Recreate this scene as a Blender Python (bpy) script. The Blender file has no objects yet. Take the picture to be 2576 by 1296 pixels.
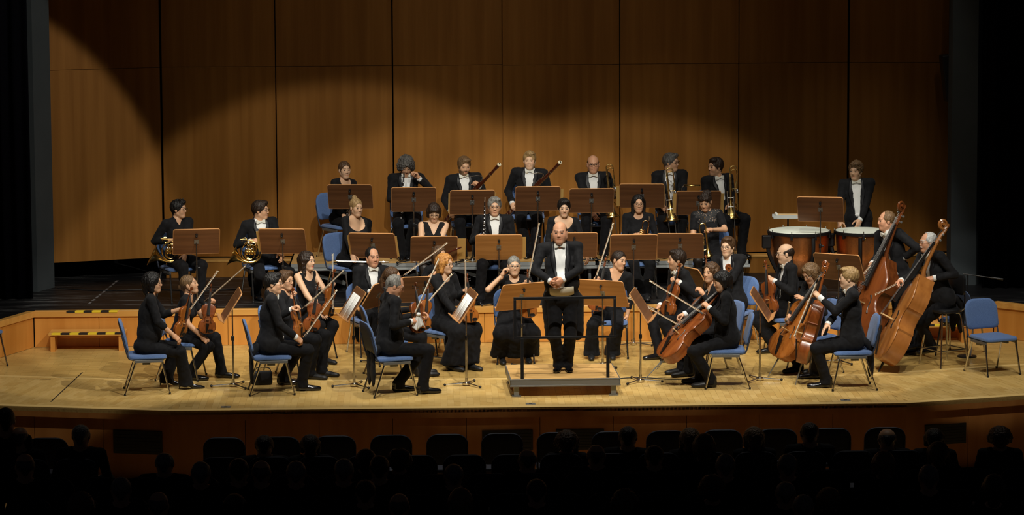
# Orchestra on a wood-panelled concert stage, seen from the back of the hall. Units: metres.
# X right, Y away from the camera, Z up; the parquet of the front stage is z = 0.
import bpy, math, random
import numpy as np
from mathutils import Vector, Matrix

scn = bpy.context.scene
col = scn.collection
random.seed(7)
PI = math.pi
R = math.radians

# ------------------------------------------------------------------ camera
cam_data = bpy.data.cameras.new('camera')
cam = bpy.data.objects.new('camera', cam_data)
col.objects.link(cam)
cam_data.sensor_width = 36.0
cam_data.lens = 7420.0 / 2576.0 * 36.0
cam_data.shift_y = -210.0 / 2576.0
cam_data.clip_start = 0.5
cam_data.clip_end = 200.0
_r = Vector((0.99963103, -0.02670342, -0.00497213))
_u = Vector((0.00775719, 0.10522799, 0.99441787))
_f = Vector((0.02603115, 0.99408953, -0.10539631))
cam.matrix_world = Matrix(((_r.x, _u.x, -_f.x, -1.48194398), (_r.y, _u.y, -_f.y, -34.52573495), (_r.z, _u.z, -_f.z, 6.06996215), (0, 0, 0, 1)))
scn.camera = cam

# ------------------------------------------------------------------ exposure and world
scn.view_settings.view_transform = 'Standard'
scn.view_settings.look = 'None'
scn.view_settings.exposure = 0.0
scn.view_settings.gamma = 1.0
scn.view_settings.use_curve_mapping = False
world = bpy.data.worlds.new('hall_darkness')
scn.world = world
world.use_nodes = True
world.node_tree.nodes['Background'].inputs[0].default_value = (0.012, 0.012, 0.016, 1)
world.node_tree.nodes['Background'].inputs[1].default_value = 0.22

# ------------------------------------------------------------------ stage lamps hung above and in front of the stage, out of the picture, and an added wall wash
def spot(name, loc, aim, power, size=50, blend=0.5, colr=(1.0, 0.86, 0.66), radius=0.12):
    d = bpy.data.lights.new(name, 'SPOT')
    d.energy = power; d.spot_size = R(size); d.spot_blend = blend; d.color = colr; d.shadow_soft_size = radius
    o = bpy.data.objects.new(name, d); col.objects.link(o)
    o.location = loc
    o.rotation_euler = (Vector(aim) - Vector(loc)).to_track_quat('-Z', 'Y').to_euler()
    return o
WARM = (1.0, 0.95, 0.84)
# front-of-house spots on the ceiling bridge, cones ending at the stage edge
FOH = [(-5.2, -4.9, 1.5, 900, 22.5, .10), (-3.0, -2.75, 2.80, 1600, 34, .14), (-1.2, -1.0, 2.35, 2100, 33.6, .18), (1.2, 1.0, 2.35, 2100, 33.6, .18), (2.8, 2.3, 1.1, 1500, 24, .10), (4.6, 4.2, 1.1, 1500, 24, .10), (6.0, 5.6, 1.6, 700, 21, .10)]
for x, ax, ay, p, size, bl in FOH: spot('front_spot', (x, -7.5, 9.5), (ax, ay, 0), p, size, bl, WARM, .06)
spot('cross_spot', (2.5, -7.5, 9.5), (-10.9, 5.0, -1.6), 2600, 30.8, 0.08, WARM, .06)
spot('timpani_spot', (2.9, -0.6, 9.0), (4.0, 3.9, 1.4), 900, 20, 0.5, WARM, .06)
# weak wide wash added only to brighten the panelled wall
for x, ax, p in ((-2.0, -2.6, 380), (1.0, 0.2, 400), (4.5, 5.4, 70)): spot('added_wall_wash', (x, -7.5, 9.5), (ax, 5.5, 3.5), p, 27, 1.0, WARM, .1)
# lamps above the stage, pointing down
for x, p in ((-4.2, 300), (-1.5, 600), (1.5, 600), (4.2, 450)):
    spot('overhead_spot', (x, -0.7, 9.0), (x * .95, -0.1, 0), p * 1.25, 66, 0.8, WARM, .15)
    spot('overhead_spot', (x, 2.6, 9.0), (x * .95, 4.0, .6), p * .4, 38, 0.5, WARM, .12)


# ------------------------------------------------------------------ materials
MATS = {}
def mat(name, c, rough=0.5, metal=0.0, spec=0.5, c2=None, nscale=(8, 8, 8), detail=3.0, bump=0.0, bscale=None, coat=0.0, sheen=0.0, attr=False, lo=0.35, hi=0.65, sss=0.0):
    m = bpy.data.materials.new(name); m.use_nodes = True
    nt = m.node_tree; b = nt.nodes['Principled BSDF']
    b.inputs['Roughness'].default_value = rough
    b.inputs['Metallic'].default_value = metal
    b.inputs['Specular IOR Level'].default_value = spec
    if coat: b.inputs['Coat Weight'].default_value = coat; b.inputs['Coat Roughness'].default_value = 0.12
    if sheen: b.inputs['Sheen Weight'].default_value = sheen; b.inputs['Sheen Roughness'].default_value = 0.6
    b.inputs['Base Color'].default_value = (*c, 1)
    tc = nt.nodes.new('ShaderNodeTexCoord')
    if attr:
        a = nt.nodes.new('ShaderNodeAttribute'); a.attribute_name = 'tint'
        nt.links.new(a.outputs['Color'], b.inputs['Base Color'])
    if sss:
        b.inputs['Subsurface Weight'].default_value = sss; b.inputs['Subsurface Radius'].default_value = (0.012, 0.005, 0.003)
        b.inputs['Subsurface Scale'].default_value = 0.5
    if c2 is not None:
        mp = nt.nodes.new('ShaderNodeMapping'); mp.inputs['Scale'].default_value = nscale
        nt.links.new(tc.outputs['Object'], mp.inputs['Vector'])
        n = nt.nodes.new('ShaderNodeTexNoise'); n.inputs['Scale'].default_value = 1.0; n.inputs['Detail'].default_value = detail
        nt.links.new(mp.outputs['Vector'], n.inputs['Vector'])
        r = nt.nodes.new('ShaderNodeValToRGB'); r.color_ramp.elements[0].position = lo; r.color_ramp.elements[1].position = hi
        r.color_ramp.elements[0].color = (*c, 1); r.color_ramp.elements[1].color = (*c2, 1)
        nt.links.new(n.outputs['Fac'], r.inputs['Fac']); nt.links.new(r.outputs['Color'], b.inputs['Base Color'])
    if bump:
        mp = nt.nodes.new('ShaderNodeMapping'); mp.inputs['Scale'].default_value = bscale or nscale
        nt.links.new(tc.outputs['Object'], mp.inputs['Vector'])
        n = nt.nodes.new('ShaderNodeTexNoise'); n.inputs['Scale'].default_value = 1.0; n.inputs['Detail'].default_value = 2.0
        nt.links.new(mp.outputs['Vector'], n.inputs['Vector'])
        bp = nt.nodes.new('ShaderNodeBump'); bp.inputs['Strength'].default_value = bump; bp.inputs['Distance'].default_value = 0.02
        nt.links.new(n.outputs['Fac'], bp.inputs['Height']); nt.links.new(bp.outputs['Normal'], b.inputs['Normal'])
    MATS[name] = m
    return m
M = MATS
# room
mat('wall_veneer', (0.27, 0.109, 0.018), 0.5, c2=(0.345, 0.146, 0.028), nscale=(9, 9, 0.35), detail=6, spec=0.15, bump=0.05, bscale=(60, 60, 1.5))
mat('veneer_pale', (0.60, 0.31, 0.075), 0.4, c2=(0.68, 0.37, 0.10), nscale=(10, 10, 0.5), spec=0.35)
mat('step_veneer', (0.58, 0.235, 0.040), 0.36, c2=(0.68, 0.30, 0.060), nscale=(7, 7, 0.7), detail=5, spec=0.4)
mat('step_nosing', (0.62, 0.30, 0.065), 0.32, c2=(0.72, 0.38, 0.095), nscale=(0.7, 14, 14), detail=5)
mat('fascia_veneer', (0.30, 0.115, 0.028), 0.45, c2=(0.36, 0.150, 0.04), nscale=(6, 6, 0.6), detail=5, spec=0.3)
mat('ply', (0.62, 0.36, 0.12), 0.45, c2=(0.72, 0.44, 0.16), nscale=(2, 20, 20), detail=4)
mat('black_void', (0.004, 0.004, 0.005), 0.9, spec=0.1)
mat('black_curtain', (0.0028, 0.0028, 0.0045), 0.98, spec=0.02)
mat('grey_paint', (0.048, 0.058, 0.064), 0.75, c2=(0.054, 0.064, 0.070), nscale=(3, 3, 3), spec=0.2)
# people
mat('skin', (0.6, 0.4, 0.3), 0.48, attr=True, spec=0.35, sss=0.12)
mat('black_cloth', (0.0065, 0.0065, 0.008), 0.8, c2=(0.0095, 0.0095, 0.011), nscale=(30, 30, 30), spec=0.18, sheen=0.03, bump=0.45, bscale=(9, 9, 6))
mat('black_knit', (0.006, 0.006, 0.007), 0.88, c2=(0.009, 0.009, 0.010), nscale=(60, 60, 60), spec=0.12, sheen=0.03, bump=0.35, bscale=(11, 11, 7))
mat('black_trouser', (0.005, 0.005, 0.0065), 0.82, c2=(0.008, 0.008, 0.0095), nscale=(30, 30, 30), spec=0.15, sheen=0.02, bump=0.35, bscale=(8, 8, 5))
mat('satin', (0.010, 0.010, 0.012), 0.5, spec=0.35)
mat('white_shirt', (0.80, 0.81, 0.80), 0.7, c2=(0.86, 0.86, 0.84), nscale=(20, 20, 8), spec=0.2, bump=0.3, bscale=(18, 18, 5))
mat('ivory_satin', (0.78, 0.77, 0.68), 0.55, spec=0.3)
mat('cream_waistcoat', (0.62, 0.56, 0.42), 0.6, spec=0.3)
mat('shoe_black', (0.007, 0.007, 0.008), 0.14, spec=0.6)
mat('shoe_matt', (0.010, 0.010, 0.011), 0.5)
mat('glasses_dark', (0.02, 0.015, 0.012), 0.3)
mat('glasses_metal', (0.16, 0.14, 0.12), 0.35, metal=1.0)
mat('nylon', (0.030, 0.024, 0.022), 0.5)
# furniture and instruments
mat('chair_fabric', (0.075, 0.140, 0.33), 0.85, c2=(0.105, 0.190, 0.40), nscale=(150, 150, 150), detail=1, spec=0.2, sheen=0.2, bump=0.25, bscale=(220, 220, 220))
mat('chair_shell', (0.030, 0.042, 0.075), 0.5, spec=0.4, bump=0.1, bscale=(200, 200, 200))
mat('chrome', (0.62, 0.60, 0.56), 0.22, metal=1.0)
mat('steel_grey', (0.24, 0.245, 0.24), 0.42, metal=0.6)
mat('aluminium', (0.50, 0.53, 0.53), 0.40, metal=0.55, c2=(0.48, 0.50, 0.50), nscale=(2, 30, 30))
mat('black_plastic', (0.010, 0.010, 0.011), 0.4)
mat('black_paint', (0.007, 0.007, 0.008), 0.45)
mat('stand_wood', (0.135, 0.055, 0.021), 0.38, c2=(0.195, 0.083, 0.033), nscale=(1.5, 26, 26), detail=5, spec=0.4)
mat('stand_wood_lit', (0.40, 0.175, 0.045), 0.38, c2=(0.50, 0.235, 0.068), nscale=(1.5, 26, 26), detail=5, spec=0.4)  # same desk wood, with the stronger light on it put into the colour
mat('stand_edge', (0.62, 0.30, 0.11), 0.4)
mat('paper', (0.84, 0.83, 0.76), 0.8, spec=0.2)
mat('folder', (0.70, 0.44, 0.14), 0.7, spec=0.2)
mat('varnish', (0.185, 0.045, 0.009), 0.34, c2=(0.28, 0.078, 0.015), nscale=(22, 22, 3), coat=0.25, spec=0.45)
mat('varnish_amber', (0.28, 0.083, 0.013), 0.26, c2=(0.39, 0.13, 0.022), nscale=(22, 22, 3), coat=0.25, spec=0.45)
mat('varnish_dark', (0.095, 0.025, 0.007), 0.24, c2=(0.15, 0.042, 0.010), nscale=(22, 22, 3), coat=0.25, spec=0.45)
mat('varnish_red', (0.135, 0.034, 0.008), 0.3, c2=(0.21, 0.057, 0.012), nscale=(10, 10, 1.4), coat=0.25)
mat('varnish_bass', (0.26, 0.090, 0.018), 0.3, c2=(0.37, 0.140, 0.030), nscale=(10, 10, 1.4), coat=0.5, spec=0.5)
mat('ebony', (0.012, 0.010, 0.009), 0.3)
mat('maple_pale', (0.66, 0.44, 0.20), 0.45)
mat('string_metal', (0.20, 0.19, 0.18), 0.55, metal=0.8)
mat('bow_hair', (0.82, 0.76, 0.62), 0.6)
mat('bow_stick', (0.42, 0.27, 0.16), 0.35, coat=0.3)
mat('brass', (0.86, 0.60, 0.20), 0.24, metal=1.0)
mat('brass_rose', (0.94, 0.56, 0.22), 0.16, metal=1.0)
mat('silver', (0.84, 0.84, 0.82), 0.30, metal=1.0)
mat('grenadilla', (0.014, 0.011, 0.010), 0.28)
mat('bassoon_wood', (0.065, 0.012, 0.006), 0.2, coat=0.6)
mat('ivory', (0.82, 0.74, 0.52), 0.4)
mat('copper', (0.88, 0.37, 0.14), 0.32, metal=1.0, c2=(0.95, 0.42, 0.17), nscale=(40, 40, 40), bump=0.12, bscale=(38, 38, 38))
mat('drumhead', (0.80, 0.84, 0.74), 0.5, c2=(0.72, 0.77, 0.66), nscale=(5, 5, 5), spec=0.3)
mat('tape_yellow', (0.85, 0.62, 0.03), 0.5)
mat('tape_black', (0.012, 0.012, 0.012), 0.5)
mat('hall_wood', (0.40, 0.23, 0.085), 0.35, c2=(0.50, 0.30, 0.12), nscale=(1.5, 14, 1), detail=4)
mat('audience_cloth', (0.012, 0.012, 0.014), 0.85, spec=0.15)
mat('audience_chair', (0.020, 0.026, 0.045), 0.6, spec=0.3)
mat('cable_black', (0.008, 0.008, 0.008), 0.5)
mat('red_paint', (0.6, 0.05, 0.02), 0.4)
mat('tweed', (0.16, 0.15, 0.15), 0.8)
mat('tray_grey', (0.55, 0.57, 0.57), 0.6)
mat('handkerchief', (0.86, 0.86, 0.83), 0.75)

def hair_mat(key, c, c2):
    m = mat('hair_' + key, c, 0.46, c2=c2, nscale=(55, 55, 14), detail=4, spec=0.4, bump=0.8, bscale=(70, 70, 18))
    return m
hair_mat('black', (0.006, 0.005, 0.005), (0.013, 0.011, 0.010))
hair_mat('dark', (0.016, 0.009, 0.006), (0.036, 0.020, 0.012))
hair_mat('brown', (0.060, 0.030, 0.014), (0.120, 0.062, 0.028))
hair_mat('lightbrown', (0.125, 0.070, 0.032), (0.230, 0.135, 0.062))
hair_mat('blond', (0.26, 0.155, 0.060), (0.46, 0.30, 0.13))
hair_mat('red', (0.40, 0.16, 0.035), (0.68, 0.32, 0.085))
hair_mat('grey', (0.15, 0.14, 0.125), (0.33, 0.32, 0.29))
hair_mat('white', (0.40, 0.40, 0.38), (0.62, 0.62, 0.60))
hair_mat('saltpepper', (0.055, 0.050, 0.046), (0.17, 0.16, 0.145))

# parquet of upright blocks: every block keeps one tone, by its place on the floor
def parquet_mat(name, bw, bl, a, b2, swap=False):
    m = bpy.data.materials.new(name); m.use_nodes = True
    nt = m.node_tree; bs = nt.nodes['Principled BSDF']; bs.inputs['Roughness'].default_value = 0.34; bs.inputs['Specular IOR Level'].default_value = 0.4
    g = nt.nodes.new('ShaderNodeNewGeometry')
    br = nt.nodes.new('ShaderNodeTexBrick')
    br.offset = 0.37; br.offset_frequency = 2; br.squash = 1.0
    br.inputs['Scale'].default_value = 1.0
    br.inputs['Brick Width'].default_value = bl; br.inputs['Row Height'].default_value = bw
    br.inputs['Mortar Size'].default_value = 0.0016; br.inputs['Mortar Smooth'].default_value = 0.3; br.inputs['Bias'].default_value = 0.0
    br.inputs['Color1'].default_value = (*a, 1); br.inputs['Color2'].default_value = (*b2, 1); br.inputs['Mortar'].default_value = (a[0] * .45, a[1] * .42, a[2] * .4, 1)
    mp = nt.nodes.new('ShaderNodeMapping')
    if not swap: mp.inputs['Rotation'].default_value = (0, 0, PI / 2)
    nt.links.new(g.outputs['Position'], mp.inputs['Vector']); nt.links.new(mp.outputs['Vector'], br.inputs['Vector'])
    n = nt.nodes.new('ShaderNodeTexNoise'); n.inputs['Scale'].default_value = 2.2; n.inputs['Detail'].default_value = 4
    nt.links.new(g.outputs['Position'], n.inputs['Vector'])
    mx = nt.nodes.new('ShaderNodeMix'); mx.data_type = 'RGBA'; mx.blend_type = 'MULTIPLY'; mx.inputs[0].default_value = 1.0
    rp = nt.nodes.new('ShaderNodeValToRGB'); rp.color_ramp.elements[0].color = (0.80, 0.78, 0.74, 1); rp.color_ramp.elements[1].color = (1.05, 1.04, 1.0, 1)
    rp.color_ramp.elements[0].position = 0.3; rp.color_ramp.elements[1].position = 0.7
    nt.links.new(n.outputs['Fac'], rp.inputs['Fac'])
    nt.links.new(br.outputs['Color'], mx.inputs[6]); nt.links.new(rp.outputs['Color'], mx.inputs[7]); nt.links.new(mx.outputs[2], bs.inputs['Base Color'])
    MATS[name] = m
parquet_mat('parquet', 0.060, 0.19, (0.57, 0.365, 0.112), (0.66, 0.44, 0.148), swap=True)
mat('parquet_joint', (0.47, 0.30, 0.095), 0.45)
for i, (a, b) in enumerate([((0.60, 0.390, 0.125), (0.63, 0.415, 0.138)), ((0.64, 0.425, 0.142), (0.67, 0.45, 0.157)), ((0.565, 0.355, 0.108), (0.60, 0.385, 0.122)), ((0.675, 0.455, 0.163), (0.71, 0.485, 0.178))]):
    mat('block_%d' % i, a, 0.34, c2=b, nscale=(40, 5, 5), detail=2, spec=0.4)
mat('floor_border', (0.76, 0.52, 0.19), 0.34, c2=(0.82, 0.58, 0.23), nscale=(1.2, 20, 5), spec=0.4)
parquet_mat('hall_parquet', 0.06, 0.24, (0.50, 0.30, 0.11), (0.60, 0.38, 0.15), swap=True)

# scuffed black stage boards: thin pale scratches
def black_stage_mat():
    m = bpy.data.materials.new('black_stage'); m.use_nodes = True
    nt = m.node_tree; bs = nt.nodes['Principled BSDF']; bs.inputs['Roughness'].default_value = 0.45; bs.inputs['Specular IOR Level'].default_value = 0.25
    g = nt.nodes.new('ShaderNodeNewGeometry')
    def layer(scale, rot, p0, p1):
        mp = nt.nodes.new('ShaderNodeMapping'); mp.inputs['Scale'].default_value = scale; mp.inputs['Rotation'].default_value = (0, 0, rot)
        nt.links.new(g.outputs['Position'], mp.inputs['Vector'])
        n = nt.nodes.new('ShaderNodeTexNoise'); n.inputs['Scale'].default_value = 1; n.inputs['Detail'].default_value = 5; n.inputs['Roughness'].default_value = 0.6
        nt.links.new(mp.outputs['Vector'], n.inputs['Vector'])
        r = nt.nodes.new('ShaderNodeValToRGB'); r.color_ramp.elements[0].position = p0; r.color_ramp.elements[1].position = p1
        nt.links.new(n.outputs['Fac'], r.inputs['Fac'])
        return r.outputs['Color']
    a = layer((0.8, 26, 1), 0.0, 0.56, 0.70); b = layer((1.4, 18, 1), 0.35, 0.61, 0.74); c = layer((1.3, 1.6, 1), 0, 0.42, 0.60)
    m1 = nt.nodes.new('ShaderNodeMix'); m1.data_type = 'RGBA'; m1.blend_type = 'ADD'; m1.inputs[0].default_value = 1
    nt.links.new(a, m1.inputs[6]); nt.links.new(b, m1.inputs[7])
    m2 = nt.nodes.new('ShaderNodeMix'); m2.data_type = 'RGBA'; m2.blend_type = 'MULTIPLY'; m2.inputs[0].default_value = 1
    nt.links.new(m1.outputs[2], m2.inputs[6]); nt.links.new(c, m2.inputs[7])
    m3 = nt.nodes.new('ShaderNodeMix'); m3.data_type = 'RGBA'; m3.inputs[6].default_value = (0.007, 0.007, 0.008, 1); m3.inputs[7].default_value = (0.20, 0.20, 0.20, 1)
    nt.links.new(m2.outputs[2], m3.inputs[0]); nt.links.new(m3.outputs[2], bs.inputs['Base Color'])
    MATS['black_stage'] = m
black_stage_mat()
def lace_mat():
    m = bpy.data.materials.new('lace'); m.use_nodes = True
    nt = m.node_tree; bs = nt.nodes['Principled BSDF']; bs.inputs['Roughness'].default_value = 0.7
    tc = nt.nodes.new('ShaderNodeTexCoord'); v = nt.nodes.new('ShaderNodeTexVoronoi'); v.inputs['Scale'].default_value = 48
    r = nt.nodes.new('ShaderNodeValToRGB'); r.color_ramp.elements[0].position = 0.17; r.color_ramp.elements[1].position = 0.25
    r.color_ramp.elements[0].color = (0.50, 0.34, 0.24, 1); r.color_ramp.elements[1].color = (0.010, 0.010, 0.011, 1)
    nt.links.new(tc.outputs['Object'], v.inputs['Vector']); nt.links.new(v.outputs['Distance'], r.inputs['Fac']); nt.links.new(r.outputs['Color'], bs.inputs['Base Color'])
    MATS['lace'] = m
lace_mat()
def print_mat():
    # sheet music: thin grey staves across white paper
    m = bpy.data.materials.new('sheet_print'); m.use_nodes = True
    nt = m.node_tree; bs = nt.nodes['Principled BSDF']; bs.inputs['Roughness'].default_value = 0.8
    tc = nt.nodes.new('ShaderNodeTexCoord'); w = nt.nodes.new('ShaderNodeTexWave'); w.bands_direction = 'Z'; w.inputs['Scale'].default_value = 14; w.inputs['Distortion'].default_value = 0
    n = nt.nodes.new('ShaderNodeTexNoise'); n.inputs['Scale'].default_value = 90
    mt = nt.nodes.new('ShaderNodeMath'); mt.operation = 'MULTIPLY'
    r = nt.nodes.new('ShaderNodeValToRGB'); r.color_ramp.elements[0].position = 0.38; r.color_ramp.elements[1].position = 0.48
    r.color_ramp.elements[0].color = (0.88, 0.88, 0.84, 1); r.color_ramp.elements[1].color = (0.66, 0.66, 0.64, 1)
    nt.links.new(tc.outputs['Object'], w.inputs['Vector']); nt.links.new(tc.outputs['Object'], n.inputs['Vector'])
    nt.links.new(w.outputs['Fac'], mt.inputs[0]); nt.links.new(n.outputs['Fac'], mt.inputs[1]); nt.links.new(mt.outputs[0], r.inputs['Fac']); nt.links.new(r.outputs['Color'], bs.inputs['Base Color'])
    MATS['sheet_print'] = m
print_mat()

# ------------------------------------------------------------------ mesh helpers
def nrm(v):
    v = np.asarray(v, float); return v / (np.linalg.norm(v) + 1e-12)
def frame_to(d, up=(0, 0, 1)):
    d = nrm(d); up = np.asarray(up, float)
    if abs(d @ nrm(up)) > 0.99: up = np.array((0, 1.0, 0))
    x = nrm(np.cross(up, d)); y = np.cross(d, x)
    return x, y, d

class MB:
    def __init__(s): s.v = []; s.f = []
    def box(s, lo, hi, mtx=None):
        n = len(s.v)
        P = [(x, y, z) for z in (lo[2], hi[2]) for y in (lo[1], hi[1]) for x in (lo[0], hi[0])]
        if mtx is not None: P = [tuple(mtx @ Vector(p)) for p in P]
        s.v += P
        for q in ((0, 2, 3, 1), (4, 5, 7, 6), (0, 1, 5, 4), (2, 6, 7, 3), (0, 4, 6, 2), (1, 3, 7, 5)): s.f.append(tuple(n + i for i in q))
        return s
    def tube(s, pts, rad, seg=8, closed=False, cap=True, flat=None):
        pts = [np.asarray(p, float) for p in pts]; k = len(pts)
        if not hasattr(rad, '__len__'): rad = [rad] * k
        n0 = len(s.v); x = None
        for i, p in enumerate(pts):
            if closed: t = pts[(i + 1) % k] - pts[i - 1]
            else: t = pts[min(i + 1, k - 1)] - pts[max(i - 1, 0)]
            t = nrm(t)
            if x is None: x, y, _ = frame_to(t)
            else:
                x = nrm(x - t * (x @ t)); y = np.cross(t, x)
            for j in range(seg):
                a = 2 * PI * j / seg
                s.v.append(tuple(p + rad[i] * (math.cos(a) * x + math.sin(a) * y)))
        m = k if closed else k - 1
        for i in range(m):
            for j in range(seg):
                a = n0 + i * seg + j; b = n0 + i * seg + (j + 1) % seg; c = n0 + ((i + 1) % k) * seg + (j + 1) % seg; d = n0 + ((i + 1) % k) * seg + j
                s.f.append((a, b, c, d))
        if cap and not closed:
            s.f.append(tuple(n0 + j for j in range(seg))[::-1]); s.f.append(tuple(n0 + (k - 1) * seg + j for j in range(seg)))
        return s
    def lathe(s, prof, seg=16, o=(0, 0, 0), ax=(0, 0, 1), cap=True):
        x, y, d = frame_to(ax); o = np.asarray(o, float); n0 = len(s.v); k = len(prof)
        for r, h in prof:
            for j in range(seg):
                a = 2 * PI * j / seg
                s.v.append(tuple(o + d * h + r * (math.cos(a) * x + math.sin(a) * y)))
        for i in range(k - 1):
            for j in range(seg):
                s.f.append((n0 + i * seg + j, n0 + i * seg + (j + 1) % seg, n0 + (i + 1) * seg + (j + 1) % seg, n0 + (i + 1) * seg + j))
        if cap:
            s.f.append(tuple(n0 + j for j in range(seg))[::-1]); s.f.append(tuple(n0 + (k - 1) * seg + j for j in range(seg)))
        return s
    def prism(s, poly, z0, z1, mtx=None):
        n = len(s.v); k = len(poly)
        P = [(p[0], p[1], z0) for p in poly] + [(p[0], p[1], z1) for p in poly]
        if mtx is not None: P = [tuple(mtx @ Vector(p)) for p in P]
        s.v += P
        s.f.append(tuple(range(n, n + k))[::-1]); s.f.append(tuple(range(n + k, n + 2 * k)))
        for i in range(k): s.f.append((n + i, n + (i + 1) % k, n + k + (i + 1) % k, n + k + i))
        return s
    def ball(s, c, r, seg=8, rings=6, ax=(0, 0, 1)):
        if not hasattr(r, '__len__'): r = (r, r)
        prof = [(r[0] * math.sin(PI * i / rings) + 1e-5, -r[1] * math.cos(PI * i / rings)) for i in range(rings + 1)]
        return s.lathe(prof, seg, c, ax, cap=False)
    def grid(s, fn, nu, nv):
        n0 = len(s.v)
        for i in range(nu + 1):
            for j in range(nv + 1): s.v.append(tuple(fn(i / nu, j / nv)))
        for i in range(nu):
            for j in range(nv):
                a = n0 + i * (nv + 1) + j; s.f.append((a, a + nv + 1, a + nv + 2, a + 1))
        return s
    def build(s, name, material, parent=None, smooth=True, bevel=0.0, sharp=40, solid=0.0):
        me = bpy.data.meshes.new(name); me.from_pydata([tuple(map(float, p)) for p in s.v], [], s.f)
        me.materials.append(M[material] if isinstance(material, str) else material)
        me.validate(); me.update()
        if smooth:
            me.polygons.foreach_set('use_smooth', np.ones(len(me.polygons), bool)); me.set_sharp_from_angle(angle=R(sharp))
        o = bpy.data.objects.new(name, me); col.objects.link(o)
        if parent is not None: o.parent = parent
        if solid: md = o.modifiers.new('solid', 'SOLIDIFY'); md.thickness = solid; md.offset = 0
        if bevel: md = o.modifiers.new('bevel', 'BEVEL'); md.width = bevel; md.segments = 2; md.limit_method = 'ANGLE'
        return o
def tag(o, label=None, cat=None, group=None, kind=None):
    if label: o['label'] = label
    if cat: o['category'] = cat
    if group: o['group'] = group
    if kind: o['kind'] = kind
    return o
def empty(name, loc=(0, 0, 0), rz=0.0, label=None, cat=None, group=None):
    o = bpy.data.objects.new(name, None); o.empty_display_size = 0.1; col.objects.link(o)
    o.location = loc; o.rotation_euler = (0, 0, rz)
    return tag(o, label, cat, group)
def copy_tree(o, parent=None):
    c = o.copy(); col.objects.link(c); c.parent = parent
    for ch in list(KIDS.get(o.name, [])): copy_tree(ch, c)
    return c
KIDS = {}
TEMPLATES = {}
def template(key, root):
    # remember the finished thing so that it can be placed first and copied afterwards
    def walk(o):
        KIDS[o.name] = [ch for ch in bpy.data.objects if ch.parent == o]
        for ch in KIDS[o.name]: walk(ch)
    walk(root); TEMPLATES[key] = [root, False]
def place(key, label, cat, loc=None, rz=0.0, mtx=None, group=None):
    t = TEMPLATES[key]
    if not t[1]: o = t[0]; t[1] = True
    else:
        o = copy_tree(t[0])
        for k in ('label', 'category', 'group'):
            if k in o: del o[k]
    if mtx is not None:
        o.location = mtx.to_translation(); o.rotation_euler = mtx.to_euler()
    else:
        o.location = loc; o.rotation_euler = (0, 0, rz)
    return tag(o, label, cat, group)
def struct(o): o['kind'] = 'structure'; return o
def smooth_path(pts, n=6, closed=False):
    # Catmull-Rom through the given points
    P = [np.asarray(p, float) for p in pts]; out = []
    k = len(P); m = k if closed else k - 1
    for i in range(m):
        p0 = P[(i - 1) % k] if (closed or i > 0) else P[0]; p1 = P[i]; p2 = P[(i + 1) % k]; p3 = P[(i + 2) % k] if (closed or i + 2 < k) else P[-1]
        for j in range(n):
            t = j / n
            out.append(0.5 * ((2 * p1) + (-p0 + p2) * t + (2 * p0 - 5 * p1 + 4 * p2 - p3) * t * t + (-p0 + 3 * p1 - 3 * p2 + p3) * t ** 3))
    if not closed: out.append(P[-1])
    return out

# ================================================================== the setting
SZ = 0.46          # black upper stage
RZ = 0.80          # riser of the back row
HF = -0.82         # floor of the hall
# ---- front stage floor
EDGE = [(-9.2, -0.98), (-4.45, -2.03), (3.79, -2.0), (7.6, -0.86)]
STEP = [(-8.0, -1.2), (-6.55, 2.40), (5.62, 2.50), (6.9, 1.3), (8.6, 0.9)]
m = MB().prism([EDGE[0], EDGE[1], EDGE[2], EDGE[3], (8.6, 2.6), (5.62, 2.62), (-6.55, 2.52), (-9.2, 2.4)], -0.05, -0.004)
floor = struct(m.build('floor', 'parquet_joint', smooth=False))
IN = 1.80
def off(p, q, d):
    t = nrm((q[0] - p[0], q[1] - p[1])); n = np.array((-t[1], t[0])); return n * d, t
nL, tL = off(EDGE[0], EDGE[1], 1); nC, tC = off(EDGE[1], EDGE[2], 1); nR, tR = off(EDGE[2], EDGE[3], 1)
def corner(p, n1, n2, d):
    b = nrm(n1 + n2); return np.array(p) + b * d / (b @ n1)
def strip(name, d0, d1, z, material):
    A = [np.array(EDGE[0]) + nL * d0, corner(EDGE[1], nL, nC, d0), corner(EDGE[2], nC, nR, d0), np.array(EDGE[3]) + nR * d0]
    B = [np.array(EDGE[0]) + nL * d1, corner(EDGE[1], nL, nC, d1), corner(EDGE[2], nC, nR, d1), np.array(EDGE[3]) + nR * d1]
    for i in range(3):
        MB().prism([A[i], A[i + 1], B[i + 1], B[i]], -0.02, z).build(name, material, floor, smooth=False)
strip('border_strip', 0.0, 0.11, 0.0, 'floor_border')
strip('border_strip', IN, IN + 0.09, 0.0005, 'floor_border')
# back field of the floor (blocks too thin in the view to tell apart)
A = [np.array(EDGE[0]) + nL * (IN + .09), corner(EDGE[1], nL, nC, IN + .09), corner(EDGE[2], nC, nR, IN + .09), np.array(EDGE[3]) + nR * (IN + .09)]
MB().prism([tuple(p) for p in A] + [(8.6, 2.6), (5.62, 2.6), (-6.55, 2.5), (-9.2, 2.4)], -0.02, 0.0).build('parquet_field', 'parquet', floor, smooth=False)
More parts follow.
